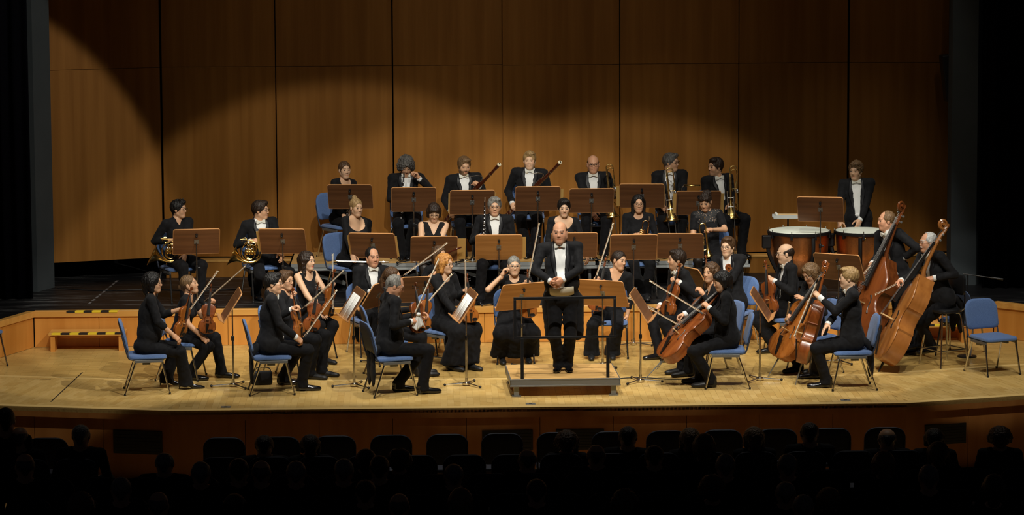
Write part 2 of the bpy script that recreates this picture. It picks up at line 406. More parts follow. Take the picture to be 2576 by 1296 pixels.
# front field: single blocks
BW, BL = 0.0735, 0.215
blocks = []
bis1 = nrm(nL + nC); bis2 = nrm(nC + nR)
def side(p, c, b): return b[0] * (p[1] - c[1]) - b[1] * (p[0] - c[0])
for sec, (o, t, n, u0, u1) in enumerate([(EDGE[1], -tL, nL, 0.0, 2.3), (EDGE[1], tC, nC, 0.0, 8.24), (EDGE[2], tR, nR, 0.0, 1.9)]):
    nu = int((u1 + 0.6) / BW)
    for i in range(-6, nu):
        u = (i + .5) * BW; ph = (0.0, 0.5, 0.27, 0.77)[i % 4] * BL
        k = 0
        v = 0.112 - ph
        while v < IN:
            va, vb = max(v, 0.112), min(v + BL, IN - 0.002)
            if vb - va > 0.03:
                c = np.array(o) + t * u + n * (va + vb) / 2
                s1 = side(c, EDGE[1], bis1); s2 = side(c, EDGE[2], bis2)
                ok = (sec == 0 and s1 > 0.02) or (sec == 1 and s1 < -0.0 and s2 > 0.0) or (sec == 2 and s2 < -0.02)
                if ok and -6.75 < c[0] < 5.6: blocks.append((c, t, n, vb - va, sec))
            v += BL
rb = random.Random(3)
near = sorted(range(len(blocks)), key=lambda i: blocks[i][0][1] + 0.02 * abs(blocks[i][0][0]))[:290]
nearset = set(near); shared = {}
bv, bf, bm = [], [], []
for i, (c, t, n, L, sec) in enumerate(blocks):
    z = rb.uniform(-0.0012, 0.0004); k = rb.choice((0, 0, 1, 1, 1, 2, 3))
    hw, hl = BW / 2 - 0.0009, L / 2 - 0.0009
    if i in nearset:
        key = (round(L, 3), k)
        if key not in shared:
            o = MB().box((-hw, -hl, -0.012), (hw, hl, 0)).build('parquet_block', 'block_%d' % k, floor, smooth=False); shared[key] = o
        else: o = shared[key].copy(); col.objects.link(o)
        o.location = (c[0], c[1], z); o.rotation_euler = (0, 0, math.atan2(n[1], n[0]) - PI / 2)
    else:
        q = len(bv)
        for zz in (-0.006, z):
            for a, b in ((-hw, -hl), (hw, -hl), (hw, hl), (-hw, hl)):
                p = c + t * a * (1 if sec else -1) + n * b; bv.append((p[0], p[1], zz))
        for f in ((4, 5, 6, 7), (0, 1, 5, 4), (1, 2, 6, 5), (2, 3, 7, 6), (3, 0, 4, 7)): bf.append(tuple(q + j for j in f)); bm.append(k)
me = bpy.data.meshes.new('parquet_blocks'); me.from_pydata(bv, [], bf)
for k in range(4): me.materials.append(M['block_%d' % k])
me.polygons.foreach_set('material_index', np.array(bm, np.int32)); me.update()
o = bpy.data.objects.new('parquet_blocks', me); col.objects.link(o); o.parent = floor; o['kind'] = 'stuff'
# tape marks and socket plates let into the floor
for (x0, y0, x1, y1, w, lab) in [(-6.42, .13, -6.05, .08, .02, 'short black tape strip on the left of the parquet, lying crosswise'), (-5.73, .53, -5.86, -1.4, .014, 'long thin dark tape line on the left parquet, running to the back')]:
    d = nrm((x1 - x0, y1 - y0)); n = np.array((-d[1], d[0])) * w / 2
    MBq = MB().prism([(x0 - n[0], y0 - n[1]), (x1 - n[0], y1 - n[1]), (x1 + n[0], y1 + n[1]), (x0 + n[0], y0 + n[1])], 0.0006, 0.0016)
    tag(MBq.build('tape_mark', 'tape_black', smooth=False), lab, 'tape')
for x, y, lab in [(-3.85, -1.83, 'small grey socket plate in the stage edge below the left violins'), (-.43, -1.82, 'small grey socket plate in the stage edge before the podium'), (3.13, -1.78, 'small grey socket plate in the stage edge below the cellos')]:
    e = empty('floor_socket', (x, y, 0.0), 0, lab, 'socket')
    MB().box((-.055, -.045, 0), (.055, .045, .004)).build('cover_plate', 'steel_grey', e, smooth=False, bevel=.0015)
    MB().box((-.018, -.012, .004), (.018, .012, .006)).build('finger_hole', 'black_plastic', e, smooth=False)
# ---- front of the stage
fas = struct(MB().prism([(p[0], p[1] + .10) for p in EDGE] + [(7.6, 1.2), (-9.2, 1.2)], HF, -0.05).build('wall_stage_front', 'black_void', smooth=False))
for (p, q, n, t) in [(EDGE[0], EDGE[1], nL, tL), (EDGE[1], EDGE[2], nC, tC), (EDGE[2], EDGE[3], nR, tR)]:
    p = np.array(p); q = np.array(q); L = np.linalg.norm(q - p)
    rot = Matrix.Translation((p[0], p[1], 0)) @ Matrix.Rotation(math.atan2(t[1], t[0]), 4, 'Z')
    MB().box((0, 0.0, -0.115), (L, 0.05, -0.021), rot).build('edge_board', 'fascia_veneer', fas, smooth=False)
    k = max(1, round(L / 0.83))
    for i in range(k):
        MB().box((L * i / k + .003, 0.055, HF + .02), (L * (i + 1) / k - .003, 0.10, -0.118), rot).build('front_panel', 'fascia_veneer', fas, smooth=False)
    MB().box((0, 0.05, HF), (L, 0.105, HF + .02), rot).build('skirting', 'black_void', fas, smooth=False)
for x0, x1, z0, z1, y in [(-5.12, -4.55, -.51, -.25, -1.9), (-.98, -.41, -.50, -.27, -1.96), (-.15, .39, -.50, -.27, -1.96), (4.01, 4.52, -.51, -.28, -1.83)]:
    an = math.atan2(tL[1], tL[0]) if x0 < -4 else (math.atan2(tR[1], tR[0]) if x0 > 3.8 else 0)
    e2 = (EDGE[1], tL) if x0 < -4 else ((EDGE[2], tR) if x0 > 3.8 else (EDGE[1], tC))
    cxm = (x0 + x1) / 2; yy = e2[0][1] + (cxm - e2[0][0]) * e2[1][1] / e2[1][0] + 0.045
    rot = Matrix.Translation((cxm, yy, (z0 + z1) / 2)) @ Matrix.Rotation(an, 4, 'Z')
    w, h = (x1 - x0) / 2, (z1 - z0) / 2
    v = MB().box((-w, -.004, -h), (w, .012, h), rot).build('vent_flap', 'black_paint', fas, smooth=False)
    for i in range(6):
        MB().box((-w + .02, -.008, -h + .02 + i * (2 * h - .04) / 6), (w - .02, -.004, -h + .02 + (i + .35) * (2 * h - .04) / 6), rot).build('louvre', 'black_paint', v, smooth=False)
# ---- floor of the hall
hall = struct(MB().box((-14, -40, HF - .1), (14, -1.2, HF)).build('floor_hall', 'hall_parquet', smooth=False))
# ---- step up to the black stage
up = struct(MB().prism([(p[0], p[1] + .06) for p in STEP] + [(12, 0.9), (12, 9), (-12, 9), (-12, -1.2)], 0.38, SZ).build('floor_black_stage', 'black_stage', smooth=False))
under = struct(MB().prism([(p[0] + (-.05 if i < 1 else 0), p[1] + .07) for i, p in enumerate(STEP)] + [(8.6, 3.2), (-8.2, 3.2)], -0.004, 0.379).build('wall_step_front', 'black_void', smooth=False))
for j in range(len(STEP) - 1):
    p = np.array(STEP[j]); q = np.array(STEP[j + 1]); t = nrm(q - p); L = np.linalg.norm(q - p)
    rot = Matrix.Translation((p[0], p[1], 0)) @ Matrix.Rotation(math.atan2(t[1], t[0]), 4, 'Z')
    MB().box((0, -.012, 0.385), (L, .085, SZ + .003), rot).build('nosing', 'step_nosing', under, smooth=False, bevel=.004)
    k = max(1, round(L / 0.80))
    for i in range(k): MB().box((L * i / k + .003, 0.01, 0.004), (L * (i + 1) / k - .003, .055, 0.382), rot).build('step_panel', 'step_veneer', under, smooth=False)
# ---- back wall of veneered panels
wall = struct(MB().box((-12, 6.9, 0), (12, 7.0, 9)).build('wall_back', 'black_void', smooth=False))
PAN = [(-7.35, 4.78, -5.205, 5.50), (-5.181, 5.56, -3.645, 5.49), (-3.630, 5.52, -2.061, 5.52), (-2.040, 5.50, -.53, 5.58), (-.552, 5.46, 1.033, 5.50), (1.050, 5.52, 2.658, 5.49), (2.674, 5.52, 4.165, 5.60), (4.187, 5.55, 6.05, 5.36)]
for i, (x0, y0, x1, y1) in enumerate(PAN):
    L = math.hypot(x1 - x0, y1 - y0)
    rot = Matrix.Translation((x0, y0, 0)) @ Matrix.Rotation(math.atan2(y1 - y0, x1 - x0), 4, 'Z')
    for z0, z1 in ((0.722, 3.316), (3.322, 6.4)):
        o = MB().box((0, 0, 0), (L, .045, z1 - z0)).build('wall_panel', 'wall_veneer', wall, smooth=False)
        o.matrix_world = rot @ Matrix.Translation((0, 0, z0))
# plinth along the foot of the wall
pl = struct(MB().box((-5.15, 5.36, SZ), (5.9, 5.50, 0.672)).build('baseboard_back', 'veneer_pale', smooth=False))
for i in range(7):
    a, b = -5.15 + i * 1.58, -5.15 + (i + 1) * 1.58
    MB().box((a + .002, 5.33, SZ), (min(b, 5.9) - .002, 5.362, 0.67)).build('plinth_panel', 'wall_veneer', pl, smooth=False)
MB().box((-5.15, 5.32, 0.672), (5.9, 5.56, 0.702)).build('ledge_board', 'veneer_pale', pl, smooth=False, bevel=.004)
# ---- stage mouth: grey piers and black curtains
struct(MB().prism([(-6.73, 4.11), (-6.56, 4.53), (-6.9, 4.75), (-7.3, 4.3)], SZ, 8).build('wall_pier_left', 'grey_paint', smooth=False))
struct(MB().prism([(5.33, 4.02), (5.66, 3.98), (5.9, 4.5), (5.36, 4.5)], SZ, 8).build('wall_pier_right', 'grey_paint', smooth=False))
struct(MB().box((-12, 6.5, 0.4), (-6.6, 6.6, 9)).build('wall_left', 'black_void', smooth=False))
struct(MB().box((5.8, 5.7, 0.4), (12, 5.8, 9)).build('wall_right', 'black_void', smooth=False))
def curtain(x0, x1, y, name, lab):
    n = int(abs(x1 - x0) / .02)
    pts = [(x0 + (x1 - x0) * i / n, y + .045 * math.sin(i * .02 * 2 * PI / .17) * (0.6 + .4 * math.sin(i * .13))) for i in range(n + 1)]
    mm = MB().grid(lambda u, v: (pts[round(u * n)][0], pts[round(u * n)][1], SZ + .01 + 7.5 * v), n, 1)
    return tag(mm.build('curtain', 'black_curtain', solid=.012), lab, 'curtain', 'black side curtains of the stage')
curtain(-7.35, -6.70, 3.45, 'curtain', 'black stage curtain directly beside the left grey pier')
curtain(-9.5, -7.22, 3.15, 'curtain', 'black stage curtain at the far left edge')
curtain(5.70, 6.35, 3.70, 'curtain', 'black stage curtain directly beside the right grey pier')
curtain(6.25, 9.5, 3.35, 'curtain', 'black stage curtain at the far right edge')
# loudspeaker hung beside the right pier
e = empty('loudspeaker', (5.39, 4.66, 2.85), 0, 'black tilted loudspeaker hanging behind the right grey pier', 'speaker')
rot = Matrix.Rotation(R(7), 4, 'Y')
MB().box((-.03, -.12, 0), (.30, .16, .62), Matrix.Rotation(R(-7), 4, 'Y')).build('cabinet', 'black_paint', e, smooth=False, bevel=.008)
MB().box((-.036, -.10, .03), (-.03, .14, .59), Matrix.Rotation(R(-7), 4, 'Y')).build('grille', 'black_plastic', e, smooth=False)
MB().tube([(.06, .02, .36), (.4, .02, .36)], .03).build('bracket', 'black_paint', e)
# ---- hazard tape on the nosing, wooden steps
def stripes(x0, x1, y, z, n, parent, first=0, dy=.05, h=.022):
    w = (x1 - x0) / n
    for i in range(n):
        s = .02
        poly = [(x0 + i * w, 0), (x0 + (i + 1) * w, 0), (x0 + (i + 1) * w + s, dy), (x0 + i * w + s, dy)]
        mt = Matrix.Translation((0, y, z))
        mm = MB().prism(poly, 0, .002, mt)
        mm.box((x0 + i * w, y - .002, z - h), (x0 + (i + 1) * w, y, z + .002))
        mm.build('tape_stripe', 'tape_yellow' if (i + first) % 2 else 'tape_black', parent, smooth=False)
e = empty('hazard_tape', (0, 0, 0), 0, 'yellow and black hazard tape on the nosing of the black stage', 'tape')
stripes(-6.14, -5.50, 2.386, SZ + .004, 6, e)
def wooden_step(x0, x1, y0, y1, h, lab, n):
    e = empty('wooden_step', ((x0 + x1) / 2, (y0 + y1) / 2, 0), 0, lab, 'step')
    w = (x1 - x0) / 2; d = (y1 - y0) / 2
    MB().box((-w, -d, h - .035), (w, d, h)).build('tread', 'step_nosing', e, smooth=False, bevel=.003)
    for s in (-1, 1):
        MB().box((s * (w - .05) - .028, -d + .02, 0), (s * (w - .05) + .028, d - .01, h - .035)).build('side_support', 'step_veneer', e, smooth=False)
    MB().box((-w + .1, d - .05, h - .11), (w - .1, d - .03, h - .035)).build('back_rail', 'step_veneer', e, smooth=False)
    stripes(-w + .04, w - .01, -d - .001, h + .001, n, e, 1)
    return e
wooden_step(-6.33, -5.38, 2.05, 2.38, .235, 'low wooden step with hazard tape against the left stage step', 8)
wooden_step(4.55, 5.22, 2.10, 2.46, .235, 'low wooden step behind the bass stool against the stage step', 6)
# cables lying on the black stage
for pts, lab in [([(-6.5, 4.4, 0), (-5.9, 4.15, 0), (-5.2, 4.2, 0), (-4.6, 4.05, 0), (-4.1, 4.2, 0)], 'black cable lying across the black stage behind the horns'),
                 ([(-2.9, 3.9, 0), (-2.4, 3.78, 0), (-1.9, 3.85, 0), (-1.3, 3.7, 0)], 'black cable lying under the riser behind the flutes'),
                 ([(2.0, 3.9, 0), (2.6, 3.75, 0), (3.1, 3.2, 0), (3.0, 2.8, 0)], 'black cable lying on the black stage left of the timpani')]:
    tag(MB().tube([(p[0], p[1], SZ + .007) for p in smooth_path(pts, 6)], .007, 6).build('cable', 'cable_black'), lab, 'cable')
for pts, lab in [([(.55, -.32, 0), (.9, -.22, 0), (1.3, -.36, 0), (1.75, -.30, 0)], 'black cable on the parquet between the cello stands'), ([(1.05, 2.3, 0), (1.4, 2.28, 0), (1.8, 2.34, 0)], 'black cable along the foot of the stage step')]:
    tag(MB().tube([(p[0], p[1], .007) for p in smooth_path(pts, 6)], .006, 6).build('cable', 'cable_black'), lab, 'cable')
# pale dashes of tape on the black stage
rd = random.Random(5)
e = empty('tape_line', (0, 0, 0), 0, 'broken pale tape line running back across the black stage', 'tape')
for i in range(9):
    t0 = i / 9; t1 = t0 + .07
    p = np.array((-5.93, 3.02)) * (1 - t0) + np.array((-5.78, 5.2)) * t0; q = np.array((-5.93, 3.02)) * (1 - t1) + np.array((-5.78, 5.2)) * t1
    MB().prism([(p[0] - .015, p[1]), (p[0] + .015, p[1]), (q[0] + .015, q[1]), (q[0] - .015, q[1])], SZ + .0005, SZ + .0015).build('dash', 'tweed', e, smooth=False)
# ---- risers of the back row
def riser(x0, x1, lab):
    e = empty('stage_riser', ((x0 + x1) / 2, 4.70, SZ), 0, lab, 'platform', 'aluminium risers under the back row')
    w = (x1 - x0) / 2 - .004; d = .60; h = RZ - SZ
    MB().box((-w, -d + .03, h - .02), (w, d, h)).build('deck', 'ply', e, smooth=False)
    fr = MB()
    fr.box((-w, -d, h - .045), (w, -d + .03, h)); fr.box((-w, -d + .008, h - .075), (w, -d + .03, h - .045)); fr.box((-w, -d - .003, h - .09), (w, -d + .03, h - .072))
    fr.box((-w, -d, h - .09), (-w + .02, d, h)); fr.box((w - .02, -d, h - .09), (w, d, h)); fr.box((-w, d - .03, h - .09), (w, d, h - .02))
    fr.build('edge_frame', 'aluminium', e, smooth=False)
    for sx in (-1, 1):
        for sy in (-1, 1):
            MB().tube([(sx * (w - .09), sy * (d - .12), 0), (sx * (w - .09), sy * (d - .12), h - .05)], .022).build('leg', 'aluminium', e)
    for sx in (-1, 1):
        a = MB(); 
        a.box((-.33, -.012, -.022), (.33, .012, .022), Matrix.Translation((sx * (w - .42), -d + .16, h / 2 - .02)) @ Matrix.Rotation(sx * R(-17), 4, 'Y'))
        a.build('scissor_strut', 'aluminium', e, smooth=False)
        MB().tube([(sx * (w - .70), -d + .145, .07), (sx * (w - .70), -d + .185, .07)], .03, 12).build('strut_pivot', 'aluminium', e)
    return e
riser(-3.42, -1.39, 'aluminium-edged wooden riser under the clarinets')
riser(-1.39, .65, 'aluminium-edged wooden riser under the bassoons')
riser(.65, 2.68, 'aluminium-edged wooden riser under the trombones')
# ---- conductor's podium with its rail
e = empty('conductor_podium', (-.035, -.88, 0), R(2), 'wooden conductor podium on steel frame with black guard rail', 'podium')
w, d, h = .63, .50, .205
MB().box((-w + .012, -d + .012, h - .012), (w - .012, d - .012, h)).build('deck', 'ply', e, smooth=False)
fr = MB(); fr.box((-w, -d, h - .085), (w, -d + .014, h)); fr.box((-w, d - .014, h - .085), (w, d, h)); fr.box((-w, -d, h - .085), (-w + .014, d, h)); fr.box((w - .014, -d, h - .085), (w, d, h))
fr.box((-w - .004, -d - .004, h - .088), (w + .004, -d + .002, h - .070)); fr.box((-w - .004, -d - .004, h - .014), (w + .004, -d + .002, h + .001))
fr.build('edge_frame', 'steel_grey', e, smooth=False, bevel=.002)
for sx in (-1, 1):
    for sy in (-1, 1):
        MB().box((sx * (w - .075) - .03, sy * (d - .07) - .03, .012), (sx * (w - .075) + .03, sy * (d - .07) + .03, h - .02)).build('leg', 'steel_grey', e, smooth=False, bevel=.003)
        MB().box((sx * (w - .075) - .05, sy * (d - .07) - .05, 0), (sx * (w - .075) + .05, sy * (d - .07) + .05, .012)).build('foot_plate', 'steel_grey', e, smooth=False)
for x, y in [(-.56, -.33), (-.56, -.45), (.54, -.40)]:
    MB().box((x - .03, y - .005, h), (x + .03, y + .005, h + .0012)).build('slot', 'black_plastic', e, smooth=False)
rl = MB(); yr = -.462
for a, b in [((-.585, .66 + .005), (.585, .69)), ((-.585, 1.115), (.585, 1.145))]: rl.box((a[0], yr - .012, a[1]), (b[0], yr + .012, b[1]))
for x in (-.57, .57): rl.box((x - .015, yr - .012, .69), (x + .015, yr + .012, 1.115))
rl.build('rail_frame', 'black_paint', e, smooth=False, bevel=.002)
for x in (-.49, .49): MB().box((x - .018, yr - .014, h - .0), (x + .018, yr + .014, .67)).build('rail_post', 'black_paint', e, smooth=False, bevel=.002)

# ================================================================== furniture and instruments (built once, then copied)
def rrect(w, h, r, n=5, r2=None):
    # rounded rectangle outline, r = corner radius at the bottom, r2 at the top
    r2 = r if r2 is None else r2; out = []
    for cx, cy, a0, rr in ((w / 2, -h / 2, -PI / 2, r), (w / 2, h / 2, 0, r2), (-w / 2, h / 2, PI / 2, r2), (-w / 2, -h / 2, PI, r)):
        sx = 1 if cx > 0 else -1; sy = 1 if cy > 0 else -1
        for i in range(n + 1):
            a = a0 + PI / 2 * i / n
            out.append((cx - sx * rr + rr * math.cos(a), cy - sy * rr + rr * math.sin(a)))
    return out
def pad(outline, rings, fn):
    # rings: list of (scale, height); fn maps (x, y, h) to a point
    mb = MB(); k = len(outline)
    for sc_, h in rings:
        for (x, y) in outline: mb.v.append(tuple(fn(x * sc_, y * sc_, h)))
    for i in range(len(rings) - 1):
        for j in range(k): mb.f.append((i * k + j, i * k + (j + 1) % k, (i + 1) * k + (j + 1) % k, (i + 1) * k + j))
    mb.f.append(tuple(range(k))[::-1]); mb.f.append(tuple((len(rings) - 1) * k + j for j in range(k)))
    return mb

def make_chair(fab='chair_fabric', shell='chair_shell', legm='chrome'):
    # front of the chair looks to -Y
    e = empty('upholstered_chair')
    so = rrect(.45, .44, .07, 5)
    pad(so, [(.93, -.018), (1.0, -.006), (1.0, .012), (.97, .022), (.85, .028), (.5, .031)], lambda x, y, h: (x * (1 - .10 * (y + .2)), y, .425 + h - (.5 * max(0, -.12 - y)) ** 2 * 2)).build('seat', fab, e)
    pad(so, [(.80, -.030), (.95, -.022), (.955, -.010)], lambda x, y, h: (x * (1 - .10 * (y + .2)), y, .425 + h)).build('seat_shell', shell, e)
    bo = rrect(.445, .36, .06, 6, .13)
    th = R(13)
    def bf(x, y, h):
        # y up along the back, h towards the sitter
        cv = .35 * x * x
        yy = .675 + y * math.cos(th); dd = .235 + y * math.sin(th)
        return (x * (1 + .06 * y), dd - cv - h * math.cos(th) + .05, yy + h * math.sin(th))
    pad(bo, [(1.0, .0), (1.0, .012), (.96, .022), (.85, .027), (.5, .028)], bf).build('backrest', fab, e)
    pad(bo, [(.55, -.012), (.93, -.011), (.99, -.006), (1.0, .001)], bf).build('back_shell', shell, e)
    for s in (-1, 1):
        MB().tube([(s * .208, -.16, .392), (s * .225, -.245, .0)], [.0125, .0105], 8).build('leg', legm, e)
        MB().tube([(s * .208, .13, .392), (s * .225, .265, .0)], [.0125, .0105], 8).build('leg', legm, e)
        mb = MB(); mb.box((s * .210 - .011, -.175, .372), (s * .210 + .011, .15, .404)); mb.build('side_rail', 'steel_grey', e, smooth=False, bevel=.003)
        pts = [(s * .20, .10, .405), (s * .207, .20, .415), (s * .210, .232, .47), (s * .213, .262, .58), (s * .212, .29, .70)]
        MB().tube(smooth_path(pts, 4), .010, 8).build('back_upright', shell, e)
        mb = MB(); mb.box((s * .18 - .02, -.03, .345), (s * .18 + .02, .06, .378)); mb.build('link_bracket', 'steel_grey', e, smooth=False, bevel=.004)
    for (x, y) in ((-.225, -.245), (.225, -.245), (-.225, .265), (.225, .265)):
        MB().lathe([(.013, 0), (.013, .02), (.011, .024)], 8, (x, y, 0)).build('foot_cap', 'black_plastic', e)
    return e
template('chair', make_chair())
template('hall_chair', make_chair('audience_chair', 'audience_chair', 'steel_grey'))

TILT = R(33)
def make_stand(wide=.585, hh=.40, wood='stand_wood'):
    # music lies on the +Y side; rz = 0 shows its back to the hall
    e = empty('music_stand')
    MB().lathe([(.045, .012), (.05, .02), (.05, .034), (.018, .045), (.016, .09)], 16).build('base_hub', 'chrome', e)
    for k in range(3):
        a = R(90 + 120 * k)
        lg = MB().tube([(.03 * math.cos(a), .03 * math.sin(a), .03), (.25 * math.cos(a), .25 * math.sin(a), .018)], [.010, .008], 8).build('leg', 'chrome', e)
        MB().ball((.255 * math.cos(a), .255 * math.sin(a), .017), (.016, .016), 10, 6).build('rubber_foot', 'black_plastic', lg)
    MB().tube([(0, 0, 0), (0, 0, 1)], .0125, 10).build('lower_pole', 'chrome', e)
    MB().tube([(0, 0, 0), (0, 0, 1)], .0085, 10).build('upper_pole', 'chrome', e)
    cl = MB().lathe([(.017, -.025), (.019, -.02), (.019, .02), (.017, .025)], 10).build('clamp', 'black_plastic', e)
    MB().tube([(.015, 0, 0), (.045, 0, 0)], [.008, .012], 8).build('clamp_knob', 'black_plastic', cl)
    # the desk, about its centre
    T = Matrix.Rotation(TILT, 4, 'X')
    d = MB(); out = rrect(wide, hh, .012, 4, .03)
    mt = T @ Matrix.Rotation(R(90), 4, 'X')
    desk = MB().prism(out, -.006, .006, mt).build('desk', wood, e, smooth=False)
    rim = MB(); k = len(out)
    o2 = [(x * (1 + .004 / (wide / 2)), y * (1 + .004 / (hh / 2))) for x, y in out]
    for (px, zz) in ((o2, -.0068), (o2, .0068), (out, .0068), (out, -.0068)):
        rim.v += [tuple(mt @ Vector((x, y, zz))) for x, y in px]
    for q in range(4):
        for j in range(k): rim.f.append((q * k + j, q * k + (j + 1) % k, ((q + 1) % 4) * k + (j + 1) % k, ((q + 1) % 4) * k + j))
    rim.build('edge_band', 'stand_edge', desk, smooth=False)
    MB().box((-wide / 2 + .01, .0, -hh / 2), (wide / 2 - .01, .062, -hh / 2 + .012), T).build('lip', 'stand_edge', desk, smooth=False, bevel=.002)
    MB().box((-.028, -.012, -.035), (.028, -.006, .035), T).build('bracket', 'steel_grey', desk, smooth=False, bevel=.002)
    MB().tube([tuple(T @ Vector((0, -.006, .12))), tuple(T @ Vector((0, -.03, .12)))], [.016, .016], 10).ball(tuple(T @ Vector((0, -.032, .105))), .014).build('clip', 'black_plastic', desk)
    return e
template('stand', make_stand())
template('stand_lit', make_stand(wood='stand_wood_lit'))
def put_stand(base, hz, rz, label, key='stand', cat='music stand'):
    # hz: height of the middle of the desk above the foot
    o = place(key, label, cat, base, rz, group='wooden-desk music stands')
    kids = o.children if o.name not in KIDS else KIDS[o.name]
    for ch in kids:
        b = ch.name.split('.')[0]
        if b == 'lower_pole': ch.location = (0, 0, .04); ch.scale = (1, 1, hz * .55)
        elif b == 'upper_pole': ch.location = (0, 0, .04 + hz * .5); ch.scale = (1, 1, hz * .5 - .05)
        elif b == 'clamp': ch.location = (0, 0, .04 + hz * .55)
        elif b == 'desk': ch.location = (0, 0.012, hz)
    return o
def put_music(base, hz, rz, label, w=.44, h=.31, material='sheet_print', dx=0.0, folder=None):
    # open pages resting on the desk of a stand
    T = Matrix.Translation(base) @ Matrix.Rotation(rz, 4, 'Z') @ Matrix.Translation((dx, .012, hz)) @ Matrix.Rotation(TILT, 4, 'X')
    e = empty('sheet_music', (0, 0, 0), 0, label, 'sheet music')
    e.location = T.to_translation(); e.rotation_euler = T.to_euler()
    z0 = -.40 / 2 + .014
    if folder:
        MB().box((-folder / 2, .008, z0), (folder / 2, .010, z0 + h + .03)).build('folder', 'folder', e, smooth=False)
    for s in (-1, 1):
        mb = MB(); x0, x1 = (0, w / 2) if s > 0 else (-w / 2, 0)
        mb.grid(lambda u, v: (x0 + (x1 - x0) * u, .012 + .006 * math.sin(PI * (u if s > 0 else 1 - u)), z0 + h * v), 6, 1)
        mb.build('page', material, e, solid=.002)
    return e

# ---- bowed strings: Z runs from the end button to the scroll, +Y is the front
OUT_V = [(0, .02), (.008, .11), (.04, .19), (.10, .25), (.18, .285), (.24, .291), (.31, .277), (.355, .252), (.378, .262), (.392, .240), (.43, .190), (.48, .163), (.53, .158), (.58, .167), (.625, .188), (.648, .213), (.662, .203), (.72, .222), (.80, .237), (.86, .233), (.92, .200), (.965, .14), (.99, .075), (1, .03)]
OUT_B = [(0, .02), (.008, .12), (.04, .20), (.10, .262), (.18, .298), (.25, .303), (.31, .288), (.36, .258), (.38, .265), (.395, .24), (.44, .192), (.49, .168), (.53, .164), (.57, .170), (.605, .19), (.625, .212), (.64, .208), (.69, .220), (.74, .219), (.79, .200), (.84, .165), (.89, .120), (.94, .080), (1, .045)]
def make_strings(kind, vm, vm2):
    L, rib, arch, neck, pegb, scr, OUT, br = {'violin': (.356, .031, .014, .132, .070, .040, OUT_V, .034), 'viola': (.405, .038, .016, .148, .080, .045, OUT_V, .038),
                                             'cello': (.755, .118, .026, .275, .135, .085, OUT_V, .090), 'double_bass': (1.13, .200, .042, .43, .20, .13, OUT_B, .15)}[kind]
    e = empty(kind)
    zs = np.array([p[0] for p in OUT]) * L; ws = np.array([p[1] for p in OUT]) * L
    NX = 10
    def plate(front):
        mb = MB()
        for i in range(len(zs)):
            ez = max(0.0, math.sin(PI * min(1, max(0, zs[i] / L)))) ** .5
            for j in range(NX + 1):
                t = -1 + 2 * j / NX; w = ws[i] * 1.025
                a = arch * ez * max(0, (1 - abs(t) ** 2.2)) ** 1.2
                y = rib / 2 + a if front else -rib / 2 - a * .9
                mb.v.append((t * w, y, zs[i]))
        for i in range(len(zs) - 1):
            for j in range(NX):
                q = i * (NX + 1) + j; f = (q, q + 1, q + NX + 2, q + NX + 1)
                mb.f.append(f[::-1] if not front else f)
        return mb
    pf = plate(True).build('top_plate', vm2, e, sharp=60)
    md = pf.modifiers.new('s', 'SOLIDIFY'); md.thickness = .0035 * L / .356; md.offset = 0
    pb = plate(False)
    rb_ = pb; n0 = len(rb_.v); k = len(zs)
    for s in (-1, 1):
        for i in range(k):
            for y in (-rib / 2, rib / 2): rb_.v.append((s * ws[i], y, zs[i]))
        for i in range(k - 1):
            q = n0 + 2 * i; f = (q, q + 1, q + 3, q + 2); rb_.f.append(f if s < 0 else f[::-1])
        n0 += 2 * k
    pbk = rb_.build('body', vm, e, sharp=50)
    S = L / .356; SN = S * (.70 if kind in ('cello', 'double_bass') else 1.0)
    # f holes
    for s in (-1, 1):
        pts = []
        for i in range(9):
            t = i / 8; z = L * (.355 + .20 * t); x = s * L * (.100 + .012 * math.sin((t - .5) * 5) - .05 * (t - .5))
            wz = float(np.interp(z, zs, ws)); tt = x / (wz * 1.025)
            y = rib / 2 + arch * math.sin(PI * z / L) ** .5 * max(0, 1 - abs(tt) ** 2.2) ** 1.2 + .0025 * S
            pts.append((x, y, z))
        MB().tube(pts, [.0042 * S, .003 * S, .0022 * S, .002 * S, .002 * S, .002 * S, .0022 * S, .003 * S, .0042 * S], 6).build('f_hole', 'ebony', e)
    zb = .45 * L; yb = rib / 2 + arch + br; znut = L + neck; ynut = rib / 2 + .006 * S
    nk = 'varnish_amber' if vm != 'varnish_dark' else vm
    MB().tube([(0, rib / 2 - .02 * S, L - .004 * S), (0, rib / 2 - .010 * S, L + .02 * S), (0, rib / 2 - .006 * S, L + neck * .5), (0, rib / 2 - .005 * S, znut)], [.017 * SN, .0125 * SN, .011 * SN, .0105 * SN], 10).build('neck', vm, e)
    fl = .27 * S if kind in ('violin', 'viola') else (.58 if kind == 'cello' else .85)
    yend = ynut + (yb - ynut) * fl / (znut - zb) - .010 * S
    f = MB(); a, b = .012 * SN, .021 * SN
    f.v = [(-a, ynut - .004 * S, znut), (a, ynut - .004 * S, znut), (a, ynut + .001 * S, znut), (0, ynut + .003 * S, znut), (-a, ynut + .001 * S, znut), (-b, yend - .006 * S, znut - fl), (b, yend - .006 * S, znut - fl), (b, yend, znut - fl), (0, yend + .005 * S, znut - fl), (-b, yend, znut - fl)]
    f.f = [(0, 1, 2, 3, 4), (9, 8, 7, 6, 5), (0, 5, 6, 1), (1, 6, 7, 2), (2, 7, 8, 3), (3, 8, 9, 4), (4, 9, 5, 0)]
    f.build('fingerboard', 'ebony', e, smooth=False)
    # bridge, tailpiece
    w = .020 * SN
